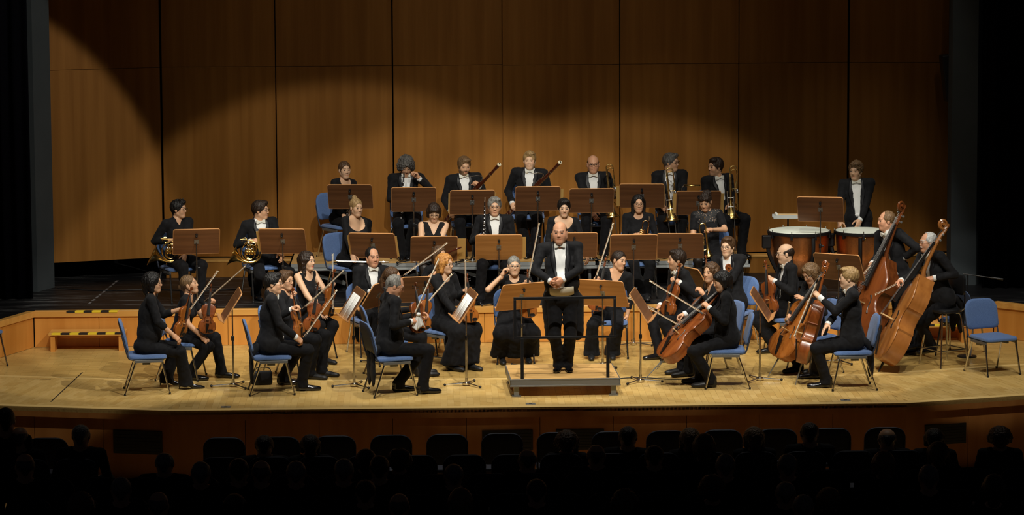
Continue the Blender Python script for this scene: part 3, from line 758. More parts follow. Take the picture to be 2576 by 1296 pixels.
    MB().prism([(-w, 0), (-w * .75, 0), (-w * .5, br * .25), (w * .5, br * .25), (w * .75, 0), (w, 0), (w * .85, br * .6), (w * .55, br), (0, br * 1.08), (-w * .55, br), (-w * .85, br * .6)], -.0022 * S, .0022 * S, Matrix.Translation((0, rib / 2 + arch - .001, zb)) @ Matrix.Rotation(R(0), 4, 'X') @ Matrix(((1, 0, 0, 0), (0, 1, 0, 0), (0, 0, 1, 0), (0, 0, 0, 1)))).build('bridge', 'maple_pale', e, smooth=False)
    tp = MB(); tw0, tw1 = .008 * SN, .021 * SN; z0, z1 = .035 * L, .335 * L; y0, y1 = rib / 2 + .006 * S, rib / 2 + arch + br * .55
    tp.v = [(-tw0, y0, z0), (tw0, y0, z0), (tw1, y1, z1), (-tw1, y1, z1), (-tw0, y0 + .005 * S, z0), (tw0, y0 + .005 * S, z0), (tw1 * .9, y1 + .006 * S, z1), (-tw1 * .9, y1 + .006 * S, z1)]
    tp.f = [(0, 3, 2, 1), (4, 5, 6, 7), (0, 1, 5, 4), (1, 2, 6, 5), (2, 3, 7, 6), (3, 0, 4, 7)]
    tp.build('tailpiece', 'ebony', e, smooth=False)
    for i in range(4):
        t = (i - 1.5) / 1.5
        MB().tube([(t * .014 * SN, y1 + .005 * S, z1), (t * .016 * SN, yb + .001, zb), (t * .007 * SN, ynut + .004 * S, znut), (t * .004 * S, ynut - .006 * S, znut + pegb * (.25 + .18 * i))], .0007 * S ** .7, 4, cap=False).build('string', 'string_metal', e)
    # pegbox and scroll in one curling piece
    yc = rib / 2 - .004 * S
    pb = MB()
    pts = [(0, yc, znut - .004 * S), (0, yc - .003 * S, znut + pegb * .5), (0, yc - .010 * S, znut + pegb)]
    pb.tube(pts, [.0120 * SN, .0110 * SN, .009 * SN], 8)
    sp = []; rr = []
    rs = scr * .5; cz = znut + pegb + scr * .30; cy = yc - .010 * S + rs * .95
    for i in range(27):
        a = -PI / 2 - .5 + i / 26 * 2 * PI * 1.9; r_ = rs * (1 - .72 * i / 26)
        sp.append((0, cy + r_ * math.sin(a) * 1.0, cz - r_ * math.cos(a) * 1.0)); rr.append(.0085 * SN * (1 - .45 * i / 26))
    sc_o = pb.tube(sp, rr, 8)
    pb.tube([(-.011 * S, cy, cz), (.011 * S, cy, cz)], .006 * S, 10)
    pb.build('scroll', vm, e)
    for i in range(4):
        s = 1 if i % 2 else -1; z = znut + pegb * (.22 + .19 * i); y = yc - .004 * S
        PS = S if S < 2 else S * .58
        MB().tube([(-s * .012 * PS, y, z), (s * .020 * PS, y, z), (s * .024 * PS, y, z), (s * .036 * PS, y, z), (s * .038 * PS, y, z)], [.0028 * PS, .0035 * PS, .003 * PS, .008 * PS, .004 * PS], 8).build('peg', 'ebony' if kind != 'double_bass' else 'steel_grey', e)
    if kind in ('violin', 'viola'):
        pad(rrect(.062, .038, .018, 4), [(.9, 0), (1, .004), (.95, .008), (.6, .0065)], lambda x, y, h: (x - .045, rib / 2 + arch * .7 + h + .006, .036 + y)).build('chin_rest', 'ebony', e)
    else:
        ln = .30 if kind == 'cello' else .15
        MB().tube([(0, 0, .01), (0, 0, -.02), (0, 0, -ln)], [.012 if ln > .2 else .018, .010 if ln > .2 else .016, .004 if ln > .2 else .006], 8).build('endpin', 'steel_grey' if ln > .2 else 'black_plastic', e)
    return e
template('violin_amber', make_strings('violin', 'varnish', 'varnish_amber'))
template('violin_dark', make_strings('violin', 'varnish_dark', 'varnish'))
template('viola', make_strings('viola', 'varnish', 'varnish'))
template('cello', make_strings('cello', 'varnish', 'varnish'))
template('cello_amber', make_strings('cello', 'varnish_amber', 'varnish_amber'))
template('bass_red', make_strings('double_bass', 'varnish_dark', 'varnish_red'))
template('bass_amber', make_strings('double_bass', 'varnish_bass', 'varnish_bass'))

def make_bow(ln=.745):
    e = empty('bow')
    st = [(0, .004 * (4 * (t - .5) ** 2) + .003 * 0, ln * t) for t in np.linspace(0, 1, 9)]
    MB().tube(st, [.0046, .0046, .0044, .0042, .004, .0038, .0036, .0034, .0034], 6).build('stick', 'bow_stick', e)
    MB().box((-.0055, -.0125, .05), (.0055, -.0085, ln - .012)).build('hair', 'bow_hair', e, smooth=False)
    MB().box((-.006, -.020, .018), (.006, .0, .062)).build('frog', 'ebony', e, smooth=False, bevel=.002)
    MB().prism([(.006, ln - .03), (-.016, ln - .006), (-.016, ln - .014), (.0, ln - .035)], -.0045, .0045, Matrix(((0, 0, 1, 0), (1, 0, 0, 0), (0, 1, 0, 0), (0, 0, 0, 1)))).build('tip', 'ivory', e, smooth=False)
    return e
template('bow', make_bow())

def axes_mtx(bottom, top, front):
    z = nrm(np.array(top, float) - np.array(bottom, float)); f = np.array(front, float); y = nrm(f - z * (f @ z)); x = np.cross(y, z)
    return Matrix(((x[0], y[0], z[0], bottom[0]), (x[1], y[1], z[1], bottom[1]), (x[2], y[2], z[2], bottom[2]), (0, 0, 0, 1)))

# ---- winds
def arc(c, r, a0, a1, n=16, plane='xz', y=0.0):
    out = []
    for i in range(n + 1):
        a = R(a0 + (a1 - a0) * i / n)
        out.append((c[0] + r * math.cos(a), y, c[1] + r * math.sin(a)))
    return out
def flare(path, r0, r1, n=None, power=3.0):
    k = len(path); return [r0 + (r1 - r0) * (i / (k - 1)) ** power for i in range(k)]
def make_horn():
    # coil lies in the XZ plane, its front looks to -Y; the bell opens to -X
    e = empty('french_horn'); b = 'brass'
    MB().tube(arc((0, 0), .125, 0, 350, 30), .0075, 8).build('outer_coil', b, e)
    MB().tube(arc((.012, .0), .092, -60, 250, 24, y=-.022), .0068, 8).build('inner_coil', b, e)
    MB().tube(arc((-.02, -.03), .062, -40, 300, 20, y=-.034), .006, 8).build('valve_coil', b, e)
    p = smooth_path([(.13, 0, -.02), (.09, .004, -.10), (0, .008, -.135), (-.10, .012, -.115), (-.18, .016, -.075), (-.25, .02, -.040)], 7)
    n = len(p); rr = [.009 + .018 * (i / n) + .128 * max(0, (i / (n - 1) - .45) / .55) ** 3.2 for i in range(n)]
    MB().tube(p, rr, 24, cap=False).build('bell', b, e, solid=.0015)
    for i in range(4):
        x = -.055 + i * .034
        MB().lathe([(.013, -.0), (.0155, .004), (.0155, .040), (.012, .046)], 12, (x, -.055, -.028), (0, 0, 1)).build('valve', b, e)
        lp = smooth_path([(x, -.05, .01), (x, -.055, .07), (x + .008, -.055, .10), (x + .016, -.055, .07), (x + .016, -.05, .01)], 5)
        MB().tube(lp, .0052, 8).build('slide', b, e)
    for i in range(3):
        MB().tube([(-.06 + .034 * i, -.06, .03), (-.06 + .034 * i, -.085, .055)], [.004, .007], 6).build('lever', 'silver', e)
    lead = smooth_path([(.10, -.03, .06), (.06, -.04, .125), (-.02, -.04, .155), (-.09, -.045, .165), (-.14, -.05, .17)], 6)
    MB().tube(lead, [.006] * (len(lead) - 1) + [.0045], 8).build('leadpipe', b, e)
    MB().tube(arc((-.085, .15), .035, -90, 200, 14, y=-.02), .006, 8).build('tuning_slide', b, e)
    return e
template('horn', make_horn())
def make_trombone(b='brass'):
    # bell mouth at the origin opening down; tuning bow on top
    e = empty('trombone')
    z = np.linspace(0, 1, 18); MB().tube([(0, 0, .60 * t) for t in z], [.105 * (1 - t) ** 6 + .016 - .007 * t for t in z], 24, cap=False).build('bell', b, e, solid=.0015)
    MB().tube([(0, 0, .60), (0, 0, .66)] + arc((.045, .66), .045, 180, 0, 10) + [(.09, 0, .60), (.09, 0, .12)], .0078, 10).build('tuning_bow', b, e)
    MB().tube([(.09, -.0, .56), (.09, -.03, .60)] + [(.09 - .04 + .04 * math.cos(a), -.035, .62 + .04 * math.sin(a)) for a in np.linspace(0, PI, 8)] + [(.01, -.035, .42), (.03, -.035, .36), (.06, -.035, .40), (.075, -.03, .50)], .0065, 8).build('valve_loop', b, e)
    MB().lathe([(.018, 0), (.021, .004), (.021, .05), (.018, .054)], 12, (.085, -.03, .34)).build('rotary_valve', 'silver', e)
    for x in (-.05, .035):
        MB().tube([(x, -.06, .30), (x, -.06, -.42)], .0068, 8).build('slide_tube', 'silver', e)
    MB().tube([(-.05, -.06, -.42)] + arc((-.0075, -.42), .0425, 180, 360, 8, y=-.06), .0072, 8).build('slide_bow', b, e)
    for zz in (.28, .16): MB().tube([(-.05, -.06, zz), (.035, -.06, zz)], .005, 6).build('slide_brace', 'silver', e)
    MB().tube([(0, 0, .40), (.09, 0, .40)], .005, 6).build('bell_brace', b, e)
    MB().tube([(.09, 0, .14), (.035, -.06, .22)], .006, 6).build('joint', b, e)
    MB().lathe([(.008, 0), (.006, .03), (.013, .06), (.014, .07)], 12, (-.05, -.06, .30)).build('mouthpiece', 'silver', e)
    return e
template('trombone', make_trombone())
def make_trumpet(b='brass', k=1.0):
    # bell opens down at the origin, mouthpiece on top
    e = empty('trumpet')
    z = np.linspace(0, 1, 16); MB().tube([(0, 0, .36 * k * t) for t in z], [.058 * (1 - t) ** 5 + .0085 - .002 * t for t in z], 20, cap=False).build('bell', b, e, solid=.0012)
    MB().tube([(0, 0, .36 * k), (0, 0, .40 * k)] + arc((-.04, .40 * k), .04, 0, 180, 10) + [(-.08, 0, .36 * k), (-.08, 0, .16 * k)], .0062, 8).build('main_bow', b, e)
    MB().tube([(-.08, 0, .16 * k)] + arc((-.045, .13 * k), .035, 180, 360, 10) + [(-.01, -.02, .20 * k), (-.01, -.02, .28 * k)], .0058, 8).build('tuning_slide', b, e)
    for i in range(3):
        zz = (.17 + .042 * i) * k
        MB().lathe([(.014, -.012), (.016, -.008), (.016, .012), (.014, .016)], 12, (-.045, -.025, zz), (0, 1, 0)).build('rotary_valve', b, e)
        MB().tube([(-.045, -.03, zz), (-.095, -.03, zz - .01)] + [(-.105, -.03, zz)] + [(-.095, -.03, zz + .01), (-.045, -.03, zz)], .0045, 6).build('valve_slide', b, e)
    MB().tube([(-.01, -.02, .26 * k), (-.005, -.02, .47 * k)], [.0055, .005], 8).build('leadpipe', b, e)
    MB().lathe([(.0045, 0), (.006, .02), (.012, .045), (.0135, .055)], 12, (-.005, -.02, .47 * k)).build('mouthpiece', 'silver', e)
    return e
template('trumpet', make_trumpet())
template('small_trumpet', make_trumpet('brass_rose', .62))
def make_reed(kind):
    # stands along Z, mouthpiece at the top
    e = empty(kind)
    L, r = (.62, .0125) if kind == 'clarinet' else (.60, .0095)
    bell = [(.030 if kind == 'clarinet' else .019, 0), (.026 if kind == 'clarinet' else .018, .02), (.017 if kind == 'clarinet' else .014, .06), (r, .10)]
    MB().lathe(bell + [(r, L * .55), (r * .95, L * .9), (r * .7, L * .97)], 14).build('body', 'grenadilla', e)
    if kind == 'clarinet':
        MB().lathe([(.012, 0), (.0125, .03), (.006, .08)], 12, (0, 0, L * .96)).build('mouthpiece', 'black_plastic', e); MB().lathe([(.0135, 0), (.0135, .02)], 12, (0, 0, L * .99)).build('ligature', 'silver', e)
    else: MB().lathe([(.004, 0), (.0035, .03), (.005, .06)], 8, (0, 0, L * .96)).build('reed', 'ivory', e)
    for z in (.10, L * .5, L * .86): MB().lathe([(r + .001, -.004), (r + .002, 0), (r + .001, .004)], 12, (0, 0, z), cap=False).build('ring', 'silver', e)
    MB().tube([(r + .004, -.003, .12), (r + .004, -.003, L * .84)], .002, 6).build('key_rod', 'silver', e)
    for i in range(8):
        z = .13 + i * (L - .22) / 8
        MB().lathe([(.007, 0), (.0075, .003), (.006, .004)], 10, (0, -r - .001, z), (0, -1, 0)).build('key', 'silver', e)
    for i in range(4):
        z = .14 + i * .035
        MB().tube([(r + .004, -.003, z), (r + .012, -.010, z - .012)], .003, 6).build('key_lever', 'silver', e)
    return e
template('clarinet', make_reed('clarinet')); template('oboe', make_reed('oboe'))
def make_flute(m1='silver', m2='silver'):
    e = empty('flute')
    MB().tube([(0, 0, 0), (0, 0, .45)], .0098, 12).build('body', m1, e); MB().tube([(0, 0, .45), (0, 0, .47), (0, 0, .67)], [.0112, .0105, .0098], 12).build('head_joint', m2, e)
    MB().lathe([(.0102, -.003), (.012, 0), (.0102, .003)], 12, (0, 0, .45)).build('tenon_ring', 'silver', e)
    pad(rrect(.026, .03, .01, 3), [(1, 0), (1, .004), (.8, .005)], lambda x, y, h: (x, -.009 - h, .60 + y)).build('lip_plate', m2, e)
    for i in range(11): MB().lathe([(.0075, 0), (.008, .003), (.0065, .0045)], 10, (0, -.0095, .03 + i * .038), (0, -1, 0)).build('key', 'silver', e)
    MB().tube([(.010, -.007, .02), (.010, -.007, .44)], .0022, 6).build('key_rod', 'silver', e)
    return e
template('flute', make_flute()); template('flute_wood_head', make_flute('silver', 'bassoon_wood'))
def make_bassoon():
    e = empty('bassoon'); b = 'bassoon_wood'
    MB().lathe([(.024, 0), (.034, .01), (.034, .38), (.030, .42)], 16).build('boot_joint', b, e)
    MB().lathe([(.023, 0), (.021, .45), (.020, .72)], 14, (.012, 0, .40)).build('long_joint', b, e)
    bl = MB().lathe([(.019, 0), (.018, .10), (.022, .16), (.021, .215)], 14, (.012, 0, 1.12)).build('bell_joint', b, e)
    MB().lathe([(.0205, 0), (.027, .006), (.027, .024), (.021, .03), (.014, .028)], 16, (.012, 0, 1.325), cap=False).build('bell_ring', 'ivory', bl)
    MB().lathe([(.0135, -.004), (.0135, .018)], 12, (.012, 0, 1.325)).build('bell_bore', 'ebony', bl)
    MB().lathe([(.017, 0), (.013, .5)], 12, (-.018, 0, .40)).build('wing_joint', b, e)
    p = smooth_path([(-.018, 0, .90), (-.018, -.01, .96), (-.03, -.05, 1.02), (-.06, -.12, 1.02), (-.09, -.20, .98), (-.11, -.27, .97)], 5)
    MB().tube(p, [.006 - .0035 * i / len(p) for i in range(len(p))], 8).build('bocal', 'silver', e)
    MB().prism([(-.006, 0), (.006, 0), (.007, .05), (-.007, .05)], -.002, .002, Matrix.Translation((-.11, -.27, .97)) @ Matrix.Rotation(R(95), 4, 'X')).build('reed', 'ivory', e)
    for z in (.02, .38, .44, .78, 1.12): MB().lathe([(.036 if z < .4 else .025, -.006), (.037 if z < .4 else .026, 0), (.036 if z < .4 else .025, .006)], 14, (0 if z < .4 else .012, 0, z), cap=False).build('ring', 'silver', e)
    for i in range(9):
        z = .06 + .07 * i
        MB().tube([(.012, -.034 if z < .4 else -.022, z), (-.012, -.042 if z < .4 else -.030, z + .03)], [.004, .006], 6).build('key', 'silver', e)
    for x in (.03, -.028): MB().tube([(x, -.02, .08), (x, -.02, .62)], .0025, 6).build('key_rod', 'silver', e)
    return e
template('bassoon', make_bassoon())

# ---- kettledrums
def timpano(loc, rad, label, gauge=0):
    e = empty('kettledrum', loc, gauge, label, 'drum', 'copper kettledrums')
    H = .82
    prof = [(.02, H - .62), (.16 * rad / .38, H - .60), (.28 * rad / .38, H - .52), (rad * .93, H - .34), (rad * .985, H - .18), (rad, H - .03)]
    pr = smooth_path([(a, 0, b) for a, b in prof], 4)
    MB().lathe([(p[0], p[2]) for p in pr], 40, cap=False).build('bowl', 'copper', e, solid=.003)
    MB().lathe([(rad * .99, H - .045), (rad + .028, H - .045), (rad + .03, H - .012), (rad + .012, H - .004), (rad * .99, H - .008)], 40, cap=False).build('rim', 'black_paint', e)
    MB().lathe([(.001, H - .001), (rad * .5, H - .001), (rad + .004, H - .003), (rad + .01, H - .012)], 40, cap=False).build('drumhead', 'drumhead', e)
    for i in range(8):
        a = 2 * PI * (i + .35) / 8; c, s = math.cos(a), math.sin(a)
        l = MB().box((-.014, -.012, -.09), (.014, .012, -.02), Matrix.Translation(((rad + .018) * c, (rad + .018) * s, H)) @ Matrix.Rotation(a + PI / 2, 4, 'Z')).build('tension_lug', 'black_paint', e, smooth=False, bevel=.003)
        MB().tube([((rad + .02) * c, (rad + .02) * s, H - .02), ((rad + .02) * c, (rad + .02) * s, H + .022)], .006, 8).build('tension_screw', 'chrome', l)
    for i in range(4):
        a = 2 * PI * (i + .1) / 4; c, s = math.cos(a), math.sin(a)
        pts = smooth_path([((rad + .05) * c, (rad + .05) * s, H - .06), ((rad + .05) * c, (rad + .05) * s, H - .26), (rad * .85 * c, rad * .85 * s, H - .50), (.2 * c, .2 * s, .14)], 4)
        MB().tube(pts, [.026] * (len(pts) - 1) + [.022], 8).build('strut', 'black_paint', e)
        MB().tube([(0, 0, .10), (rad * .8 * c, rad * .8 * s, .05)], [.03, .022], 8).build('base_arm', 'black_paint', e)
        MB().lathe([(.03, -.012), (.035, -.006), (.035, .006), (.03, .012)], 12, (rad * .8 * c, rad * .8 * s, .036), (-s, c, 0)).build('castor', 'black_plastic', e)
    MB().lathe([(.10, .08), (.14, .10), (.14, .17), (.10, .20)], 16).build('base_hub', 'black_paint', e)
    MB().box((-.06, -.42, .06), (.06, -.12, .09), Matrix.Rotation(PI, 4, 'Z') @ Matrix.Rotation(R(-8), 4, 'X')).build('pedal', 'steel_grey', e, smooth=False, bevel=.006)
    MB().box((-.055, -.04, -.22), (.055, .04, -.05), Matrix.Translation((-rad - .07, -.06, H))).build('tuning_gauge', 'black_paint', e, smooth=False, bevel=.012)
    MB().lathe([(.0, 0), (.016, 0), (.020, .001), (.016, .003)], 16, (.30 * rad, -rad * .945, H - .085), (0, -1, 0), cap=False).build('badge', 'brass', e)
    return e

# ================================================================== people: smooth blended volumes turned into closed surfaces
f32 = np.float32
class Vol:
    def __init__(s): s.p = []
    # rounded cone a(r1) -> b(r2); k = blend distance; op 'u' union, 's' subtract
    def cone(s, a, b, r1, r2=None, k=.02, op='u'):
        s.p.append(('c', np.array(a, float), np.array(b, float), r1, r1 if r2 is None else r2, k, op)); return s
    def ell(s, c, r, ax=None, k=.02, op='u'):
        s.p.append(('e', np.array(c, float), np.array(r, float), np.eye(3) if ax is None else np.array(ax, float), 0, k, op)); return s
    def box(s, c, r, ax=None, rnd=.01, k=.01, op='u'):
        s.p.append(('b', np.array(c, float), np.array(r, float), np.eye(3) if ax is None else np.array(ax, float), rnd, k, op)); return s
    def plane(s, p0, n, k=.0, op='s'):
        # removes everything on the side n points to
        s.p.append(('h', np.array(p0, float), nrm(n), None, 0, k, op)); return s
    def wedge(s, planes, k=.0):
        # removes the region inside all the given half-spaces (p0, n outward)
        s.p.append(('w', [(np.array(a, float), nrm(b)) for a, b in planes], None, None, 0, k, 's')); return s
    def noise(s, amp, freq, seed=0): s.p.append(('n', amp, freq, seed, 0, 0, 'n')); return s
    def bounds(s):
        lo = np.full(3, 1e9); hi = -lo
        for q in s.p:
            if q[6] != 'u': continue
            if q[0] == 'c': r = max(q[3], q[4]); l = np.minimum(q[1], q[2]) - r; h = np.maximum(q[1], q[2]) + r
            else:
                ext = np.abs(q[3]).T @ q[2] + q[4]; l = q[1] - ext; h = q[1] + ext
            lo = np.minimum(lo, l); hi = np.maximum(hi, h)
        return lo, hi
    def mesh(s, h):
        lo, hi = s.bounds(); lo = lo - 3.3 * h; hi = hi + 3.3 * h
        n = np.ceil((hi - lo) / h).astype(int) + 1
        ax = [(lo[i] + h * np.arange(n[i])).astype(f32) for i in range(3)]
        D = np.full(n, 0.5, f32)
        for q in s.p:
            t, k, op = q[0], q[5], q[6]
            if t == 'n':
                amp, fr, sd = q[1], q[2], q[3]
                X, Y, Z = ax[0][:, None, None], ax[1][None, :, None], ax[2][None, None, :]
                D += (amp * (np.sin(X * fr + 2.1 * np.sin(Z * fr * .7 + sd)) * np.sin(Y * fr * 1.1 + 1.7 * np.sin(X * fr * .8 + sd)) * np.sin(Z * fr * .9 + sd + 1.3 * np.sin(Y * fr * .9)))).astype(f32)
                continue
            if t in 'hw':
                X, Y, Z = ax[0][:, None, None], ax[1][None, :, None], ax[2][None, None, :]
                if t == 'h': d = (X - f32(q[1][0])) * f32(q[2][0]) + (Y - f32(q[1][1])) * f32(q[2][1]) + (Z - f32(q[1][2])) * f32(q[2][2]); d = -d
                else:
                    d = None
                    for p0, nn in q[1]:
                        e = (X - f32(p0[0])) * f32(nn[0]) + (Y - f32(p0[1])) * f32(nn[1]) + (Z - f32(p0[2])) * f32(nn[2])
                        d = e if d is None else np.maximum(d, e)
                np.maximum(D, -d, out=D); continue
            if t == 'c': r = max(q[3], q[4]); l = np.minimum(q[1], q[2]) - r; hh = np.maximum(q[1], q[2]) + r
            else: ext = np.abs(q[3]).T @ q[2] + q[4]; l = q[1] - ext; hh = q[1] + ext
            mg = k + 3.2 * h
            i0 = np.maximum(0, np.floor((l - mg - lo) / h).astype(int)); i1 = np.minimum(n, np.ceil((hh + mg - lo) / h).astype(int) + 1)
            if np.any(i1 <= i0): continue
            sl = tuple(slice(a, b) for a, b in zip(i0, i1))
            X, Y, Z = ax[0][sl[0]][:, None, None], ax[1][sl[1]][None, :, None], ax[2][sl[2]][None, None, :]
            if t == 'c':
                a, b = q[1], q[2]; ba = b - a; l2 = max(1e-9, ba @ ba)
                px, py, pz = X - f32(a[0]), Y - f32(a[1]), Z - f32(a[2])
                tt = np.clip((px * f32(ba[0]) + py * f32(ba[1]) + pz * f32(ba[2])) / f32(l2), 0, 1)
                d = np.sqrt((px - tt * f32(ba[0])) ** 2 + (py - tt * f32(ba[1])) ** 2 + (pz - tt * f32(ba[2])) ** 2) - (f32(q[3]) + tt * f32(q[4] - q[3]))
            else:
                A = q[3].astype(f32); px, py, pz = X - f32(q[1][0]), Y - f32(q[1][1]), Z - f32(q[1][2])
                u = px * A[0, 0] + py * A[0, 1] + pz * A[0, 2]; v = px * A[1, 0] + py * A[1, 1] + pz * A[1, 2]; w = px * A[2, 0] + py * A[2, 1] + pz * A[2, 2]
                r = q[2].astype(f32)
                if t == 'e':
                    k0 = np.sqrt((u / r[0]) ** 2 + (v / r[1]) ** 2 + (w / r[2]) ** 2)
                    k1 = np.sqrt((u / r[0] ** 2) ** 2 + (v / r[1] ** 2) ** 2 + (w / r[2] ** 2) ** 2) + f32(1e-6)
                    d = k0 * (k0 - 1) / k1
                else:
                    du, dv, dw = np.abs(u) - r[0], np.abs(v) - r[1], np.abs(w) - r[2]
                    d = np.sqrt(np.maximum(du, 0) ** 2 + np.maximum(dv, 0) ** 2 + np.maximum(dw, 0) ** 2) + np.minimum(np.maximum(np.maximum(du, dv), dw), 0) - f32(q[4])
            S = D[sl]
            if op == 'u':
                if k > 0: hq = np.maximum(k - np.abs(S - d), 0); D[sl] = np.minimum(S, d) - hq * hq * f32(.25 / k)
                else: D[sl] = np.minimum(S, d)
            else:
                d = -d
                if k > 0: hq = np.maximum(k - np.abs(S - d), 0); D[sl] = np.maximum(S, d) + hq * hq * f32(.25 / k)
                else: D[sl] = np.maximum(S, d)
        return nets(D, lo, h)
CO = np.array([(i, j, k) for i in (0, 1) for j in (0, 1) for k in (0, 1)])
EDG = [(a, b) for a in range(8) for b in range(a + 1, 8) if np.abs(CO[a] - CO[b]).sum() == 1]
def nets(D, lo, h):
    I = D < 0
    c = np.zeros(tuple(np.array(D.shape) - 1), np.int8)
    for i, j, k in CO: c += I[i:D.shape[0] - 1 + i, j:D.shape[1] - 1 + j, k:D.shape[2] - 1 + k]
    act = (c > 0) & (c < 8)
    ijk = np.argwhere(act); N = len(ijk)
    if N == 0: return np.zeros((0, 3)), np.zeros((0, 4), int)
    val = np.stack([D[ijk[:, 0] + o[0], ijk[:, 1] + o[1], ijk[:, 2] + o[2]] for o in CO], 1)
    acc = np.zeros((N, 3)); cnt = np.zeros(N)
    for a, b in EDG:
        va, vb = val[:, a], val[:, b]; x = (va < 0) != (vb < 0)
        t = np.where(x, va / np.where(x, va - vb, 1), 0)
        acc += x[:, None] * (CO[a] + t[:, None] * (CO[b] - CO[a])); cnt += x
    V = lo + h * (ijk + acc / cnt[:, None])
    idg = np.full(c.shape, -1, np.int32); idg[act] = np.arange(N)
    F = []
    for axi in range(3):
        sl0 = [slice(1, -1)] * 3; sl0[axi] = slice(0, -1); sl1 = list(sl0); sl1[axi] = slice(1, None)
        A = I[tuple(sl0)]; B = I[tuple(sl1)]
        e = np.argwhere(A != B)
        if len(e) == 0: continue
        fl = A[e[:, 0], e[:, 1], e[:, 2]]
        base = e + 1; base[:, axi] -= 1
        u, v = [(1, 2), (2, 0), (0, 1)][axi]
        q = []
        for du, dv in ((-1, -1), (0, -1), (0, 0), (-1, 0)):
            b = base.copy(); b[:, u] += du; b[:, v] += dv
            q.append(idg[b[:, 0], b[:, 1], b[:, 2]])
        q = np.stack(q, 1); q[~fl] = q[~fl][:, ::-1]
        F.append(q)
    F = np.concatenate(F); F = F[(F >= 0).all(1)]
    return V, F
def np_mesh(name, V, F, material, parent=None, origin=(0, 0, 0), tint=None, tris=None):
    me = bpy.data.meshes.new(name); V = np.asarray(V, f32) - np.asarray(origin, f32)
    nq = len(F); nt_ = 0 if tris is None else len(tris)
    me.vertices.add(len(V)); me.vertices.foreach_set('co', V.ravel())
    idx = F.astype(np.int32).ravel(); st = np.arange(nq, dtype=np.int32) * 4
    if nt_: st = np.concatenate([st, nq * 4 + np.arange(nt_, dtype=np.int32) * 3]); idx = np.concatenate([idx, tris.astype(np.int32).ravel()])
    me.loops.add(len(idx)); me.loops.foreach_set('vertex_index', idx)
    me.polygons.add(nq + nt_); me.polygons.foreach_set('loop_start', st)
    me.update(calc_edges=True)
    me.polygons.foreach_set('use_smooth', np.ones(nq + nt_, bool))
    if tint is not None:
        a = me.attributes.new('tint', 'FLOAT_COLOR', 'POINT')
        a.data.foreach_set('color', np.concatenate([tint, np.ones((len(tint), 1))], 1).astype(f32).ravel())
    me.materials.append(M[material] if isinstance(material, str) else material)
    me.update()
    o = bpy.data.objects.new(name, me); col.objects.link(o)
    if parent is not None: o.parent = parent
    return o
def vol_obj(vol, h, name, material, parent, origin):
    V, F = vol.mesh(h); return np_mesh(name, V, F, material, parent, origin)
def join_arrays(parts):
    V, F, T, n = [], [], [], 0
    for v, f, t in parts: V.append(v); F.append(f + n); T.append(t); n += len(v)
    return np.concatenate(V), np.concatenate(F), np.concatenate(T)

UP = np.array((0, 0, 1.0))
def ydir(deg): a = R(deg); return np.array((math.sin(a), -math.cos(a), 0.0))
def rot_axis(v, ax, deg):
    a = R(deg); ax = nrm(ax); v = np.asarray(v, float)
    return v * math.cos(a) + np.cross(ax, v) * math.sin(a) + ax * (ax @ v) * (1 - math.cos(a))
def ik(a, target, l1, l2, pole):
    a = np.asarray(a, float); d = np.asarray(target, float) - a; L = np.linalg.norm(d); L = min(L, (l1 + l2) * .995); L = max(L, abs(l1 - l2) + .03); u = nrm(d)
    x = (l1 * l1 - l2 * l2 + L * L) / (2 * L); h = math.sqrt(max(0, l1 * l1 - x * x))
    p = np.asarray(pole, float); p = nrm(p - u * (p @ u))
    return a + u * x + p * h, a + u * L

# ---- a hand: palm, four fingers of different length, thumb from the side of the palm
def hand_vol(wr, hd, pn, left, curl=(30, 35, 25), spread=3, k=1.0, thumb=.6):
    hd = nrm(hd); pn = nrm(np.asarray(pn, float) - hd * (np.asarray(pn, float) @ hd)); sd = np.cross(pn, hd)
    if not left: sd = -sd                     # towards the thumb
    v = Vol(); P = lambda h_, s_, n_: wr + k * (hd * h_ + sd * s_ + pn * n_)
    v.cone(P(-.03, 0, 0), P(.02, 0, 0), .026 * k, .027 * k, k=.02)
    for s_, hb in ((.026, .082), (.009, .086), (-.009, .083), (-.025, .076)):
        v.cone(P(.02, s_ * .7, 0), P(hb, s_, -.002), .0165 * k, .0120 * k, k=.014)
    v.cone(P(.03, -.018, .006), P(.06, .018, .006), .013 * k, k=.015)
    for i, (s_, hb, ln) in enumerate(((.026, .082, .90), (.009, .086, 1.0), (-.009, .083, .93), (-.025, .076, .74))):
        p = P(hb, s_, -.002); an = 0; sp = (1.5 - i) * spread
        base = rot_axis(hd, pn, sp if left else -sp) if spread else hd
        for j, (l, r_) in enumerate(((.043, .0098), (.027, .0088), (.021, .0080))):
            an += curl[j] * (1 + .06 * i)
            a = R(an); d = base * math.cos(a) + pn * math.sin(a)
            q = p + d * l * ln * k
            v.cone(p, q, r_ * k, (r_ - .0012) * k, k=.004); p = q
    p = P(.018, .022, .008); d1 = nrm(hd * .62 + sd * .62 + pn * (.25 + .5 * thumb)); q = p + d1 * .043 * k
    v.cone(p, q, .0145 * k, .0110 * k, k=.012); d2 = nrm(hd * .85 + sd * (.35 - .5 * thumb) + pn * (.2 + .5 * thumb)); r_ = q + d2 * .031 * k
    v.cone(q, r_, .0108 * k, .0098 * k, k=.004); d3 = nrm(d2 + hd * .25 - sd * .2 * thumb); v.cone(r_, r_ + d3 * .022 * k, .0096 * k, .0080 * k, k=.004)
    return v

